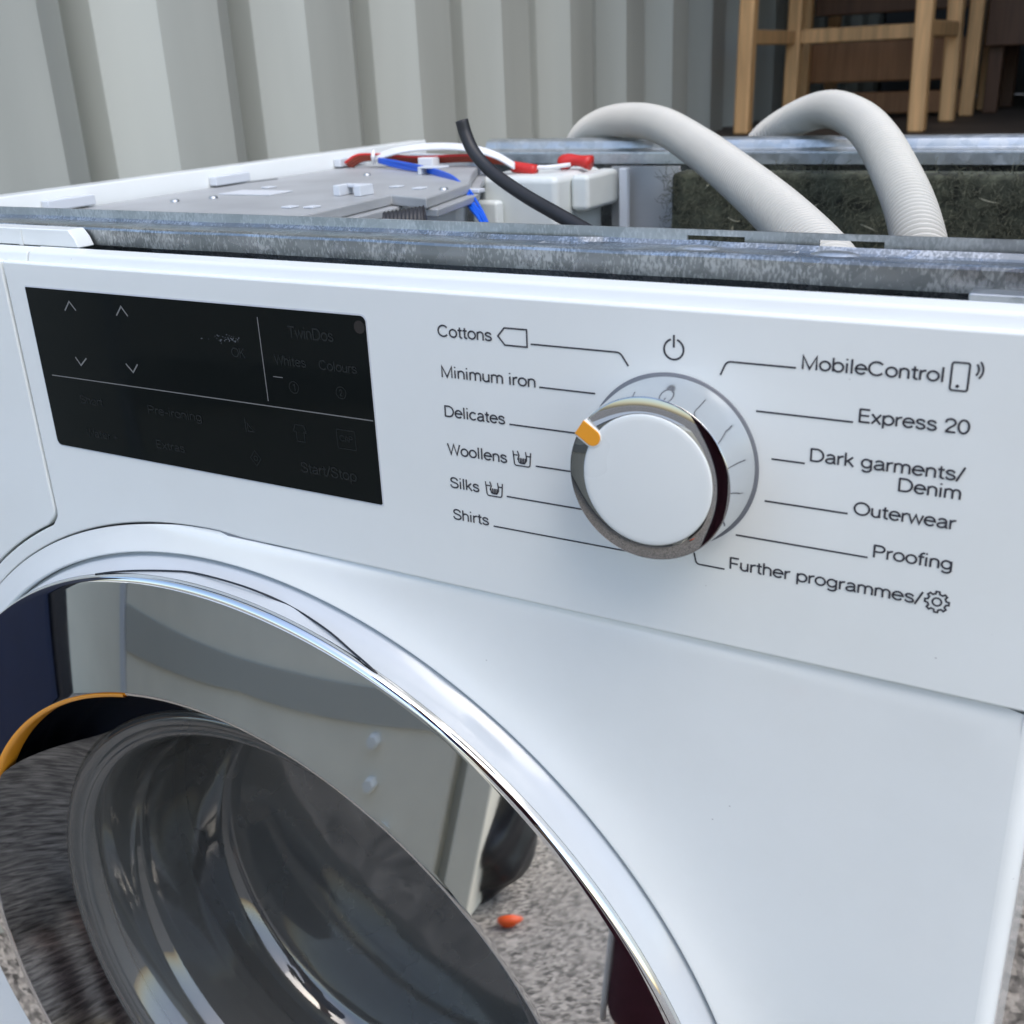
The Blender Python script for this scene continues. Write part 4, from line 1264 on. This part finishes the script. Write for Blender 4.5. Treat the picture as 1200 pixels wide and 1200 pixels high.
# black bag
bm = bmesh.new()
bmesh.ops.create_icosphere(bm, subdivisions=4, radius=1)
for v in bm.verts:
    c = v.co
    k = 1 + 0.10 * math.sin(c.x * 5 + 1) * math.cos(c.z * 6) + 0.06 * math.sin(c.y * 9 + c.z * 7)
    h = max(0.0, c.z)
    v.co = Vector((-0.165 + 0.10 * c.x * k * (1 - 0.45 * h), -1.30 + 0.11 * c.y * k * (1 - 0.45 * h), 0.155 + 0.15 * c.z * k + 0.06 * h * h))
o = from_bm('rubbish_bag', bm, M['bag'], None, True)
o['label'] = 'lumpy black bag on the asphalt beside the steel cabinet, mirrored in the chrome'
o['category'] = 'bag'
bm = bmesh.new()
bmesh.ops.create_icosphere(bm, subdivisions=2, radius=1)
for v in bm.verts: v.co = Vector((-0.062 + 0.022 * v.co.x * (1 + 0.3 * math.sin(v.co.z * 4)), -1.16 + 0.017 * v.co.y, 0.014 + 0.013 * v.co.z))
o = from_bm('orange_cap', bm, mat('bright_orange', (0.85, 0.10, 0.01), 0.45), None, True)
o['label'] = 'small bright orange scrap on the asphalt near the black bag'
o['category'] = 'scrap'

# ================================================================== PERSON TAKING THE PICTURE (seen in the chrome)
def skin(name, nodes, edges, material, parent, root=0, sub=2):
    me = bpy.data.meshes.new(name)
    me.from_pydata([n_[0] for n_ in nodes], edges, [])
    o = bpy.data.objects.new(name, me)
    COL.objects.link(o)
    md = o.modifiers.new('skin', 'SKIN')
    md.use_smooth_shade = True
    sv = me.skin_vertices[0].data
    for i, n_ in enumerate(nodes):
        r_ = n_[1]
        sv[i].radius = (r_, r_) if not isinstance(r_, tuple) else r_
        sv[i].use_root = i == root
    o.modifiers.new('sub', 'SUBSURF').levels = sub
    o.modifiers['sub'].render_levels = sub
    me.materials.append(material)
    if parent:
        o.parent = parent
        o.location = -parent.location
    return o
PX, PY = 0.312, -0.70
person = empty('person', 'person in maroon trousers and blue jacket holding a phone, mirrored in the chrome', 'person', (PX, PY, 0))
def q(x, y, z): return (PX + x, PY + y, z)
PH = CAM - FWD * 0.012                                         # the phone sits just behind the lens
hl = PH - RIGHT * 0.062 - FWD * 0.012 + DOWN * 0.012
hr = PH + RIGHT * 0.062 - FWD * 0.012 + DOWN * 0.012
wl, wr = hl + Vector((-0.01, -0.085, -0.02)), hr + Vector((0.03, -0.085, -0.02))
body = [(q(0, 0, 0.90), (0.13, 0.10)), (q(0, 0.05, 1.05), (0.125, 0.095)), (q(0, 0.13, 1.21), (0.14, 0.10)), (q(0, 0.21, 1.33), (0.10, 0.08)), (q(0, 0.27, 1.41), 0.05), (q(0, 0.32, 1.49), (0.078, 0.09)), (q(0, 0.335, 1.57), (0.074, 0.085)),
        (q(-0.17, 0.20, 1.315), 0.055), (q(-0.25, 0.17, 1.05), 0.042), (tuple(wl), 0.028), (tuple(hl), 0.026),
        (q(0.17, 0.20, 1.315), 0.055), (q(0.23, 0.17, 1.05), 0.042), (tuple(wr), 0.028), (tuple(hr), 0.026),
        (q(-0.09, 0, 0.84), 0.095), (q(-0.10, 0.03, 0.48), 0.060), (q(-0.11, 0.0, 0.09), 0.040), (q(-0.115, 0.11, 0.04), 0.034),
        (q(0.09, 0, 0.84), 0.095), (q(0.10, 0.03, 0.48), 0.060), (q(0.11, 0.0, 0.09), 0.040), (q(0.115, 0.11, 0.04), 0.034)]
bed = [(0, 1), (1, 2), (2, 3), (3, 4), (4, 5), (5, 6), (3, 7), (7, 8), (8, 9), (9, 10), (3, 11), (11, 12), (12, 13), (13, 14), (0, 15), (15, 16), (16, 17), (17, 18), (0, 19), (19, 20), (20, 21), (21, 22)]
skin('body', body, bed, M['skin'], person)
def grow(i, d): r_ = body[i][1]; return (body[i][0], tuple(a_ + d for a_ in r_) if isinstance(r_, tuple) else r_ + d)
jk = [grow(i, 0.014) for i in (0, 1, 2, 3)] + [grow(i, 0.014) for i in (7, 8, 9, 11, 12, 13)]
skin('jacket', jk, [(0, 1), (1, 2), (2, 3), (3, 4), (4, 5), (5, 6), (3, 7), (7, 8), (8, 9)], M['jacket'], person)
tr_ = [grow(i, 0.012) for i in (0,)] + [grow(i, 0.013) for i in (15, 16, 17, 19, 20, 21)]
skin('trousers', tr_, [(0, 1), (1, 2), (2, 3), (0, 4), (4, 5), (5, 6)], M['trousers'], person)
for s_ in (-1, 1):
    skin('shoe', [(q(s_ * 0.11, -0.04, 0.05), 0.045), (q(s_ * 0.113, 0.06, 0.042), 0.044), (q(s_ * 0.118, 0.16, 0.034), 0.032)], [(0, 1), (1, 2)], M['shoe'], person)
    st_ = [Vector(q(s_ * 0.09 + s_ * 0.085, 0.035, 0.82)), Vector(q(s_ * 0.10 + s_ * 0.068, 0.055, 0.48)), Vector(q(s_ * 0.11 + s_ * 0.050, 0.02, 0.12))]
    tube('trouser_stripe', st_, 0.0035, M['stripe'], person, 8)
skin('hair', [(q(0, 0.285, 1.48), 0.070), (q(0, 0.305, 1.555), (0.085, 0.085)), (q(0, 0.325, 1.605), (0.078, 0.08))], [(0, 1), (1, 2)], M['hair'], person)
for s_ in (-1, 1):
    bm = bmesh.new()
    bmesh.ops.create_uvsphere(bm, u_segments=12, v_segments=8, radius=0.012, matrix=Matrix.Translation(q(s_ * 0.032, 0.417, 1.520)))
    from_bm('eye', bm, M['stripe'], person, True)
    skin('ear', [(q(s_ * 0.082, 0.320, 1.530), 0.010), (q(s_ * 0.088, 0.315, 1.510), 0.014), (q(s_ * 0.082, 0.320, 1.485), 0.009)], [(0, 1), (1, 2)], M['skin'], person, 0, 1)
skin('nose', [(q(0, 0.417, 1.520), 0.009), (q(0, 0.435, 1.495), 0.013), (q(0, 0.417, 1.485), 0.012)], [(0, 1), (1, 2)], M['skin'], person, 0, 1)
skin('mouth', [(q(-0.022, 0.405, 1.460), 0.004), (q(0, 0.413, 1.459), 0.006), (q(0.022, 0.405, 1.460), 0.004)], [(0, 1), (1, 2)], mat('lips', (0.35, 0.12, 0.10), 0.5), person, 0, 1)
# fingers close round the long edges of the phone, thumbs on its near face
for s_, h_ in ((-1, hl), (1, hr)):
    for k in range(4):
        b_ = h_ + DOWN * (-0.030 + 0.019 * k) + RIGHT * (s_ * 0.010)
        L_ = (0.85, 1.0, 0.95, 0.75)[k]
        e_ = [b_ - FWD * 0.008, b_ + RIGHT * (s_ * 0.012 * L_) + FWD * 0.012, b_ + RIGHT * (-s_ * 0.004) + FWD * 0.026 * L_, b_ + RIGHT * (-s_ * 0.018 * L_) + FWD * 0.027 * L_]
        skin('finger', [(tuple(v_), r_) for v_, r_ in zip(e_, (0.0092, 0.0088, 0.0080, 0.0068))], [(0, 1), (1, 2), (2, 3)], M['skin'], person, 0, 1)
    b_ = h_ + DOWN * 0.022
    e_ = [b_ - FWD * 0.002, b_ - FWD * 0.013 - DOWN * 0.015 - RIGHT * (s_ * 0.010), b_ - FWD * 0.013 - DOWN * 0.032 - RIGHT * (s_ * 0.022)]
    skin('thumb', [(tuple(v_), r_) for v_, r_ in zip(e_, (0.012, 0.0105, 0.0085))], [(0, 1), (1, 2)], M['skin'], person, 0, 1)
ph = empty('phone', 'black phone held up in both hands, mirrored in the knob', 'phone', tuple(PH))
def obox(name, cx, cy, cz, sx, sy, sz, material, bev_):
    rot = Matrix(((RIGHT.x, DOWN.x, FWD.x), (RIGHT.y, DOWN.y, FWD.y), (RIGHT.z, DOWN.z, FWD.z)))
    bm = bmesh.new()
    box(bm, cx - sx, cx + sx, cy - sy, cy + sy, cz - sz, cz + sz)
    for v in bm.verts: v.co = PH + rot @ v.co
    bmesh.ops.recalc_face_normals(bm, faces=bm.faces)
    o = from_bm(name, bm, material, ph)
    bevel(o, bev_)
    return o
obox('phone_case', 0.0, 0.058, -0.006, 0.036, 0.074, 0.0042, M['navyblack'], 0.003)
obox('phone_screen', 0.0, 0.058, -0.0106, 0.033, 0.070, 0.0003, M['display'], 0.0002)
obox('camera_block', -0.0, 0.020, -0.0008, 0.014, 0.014, 0.0009, M['navyblack'], 0.0006)
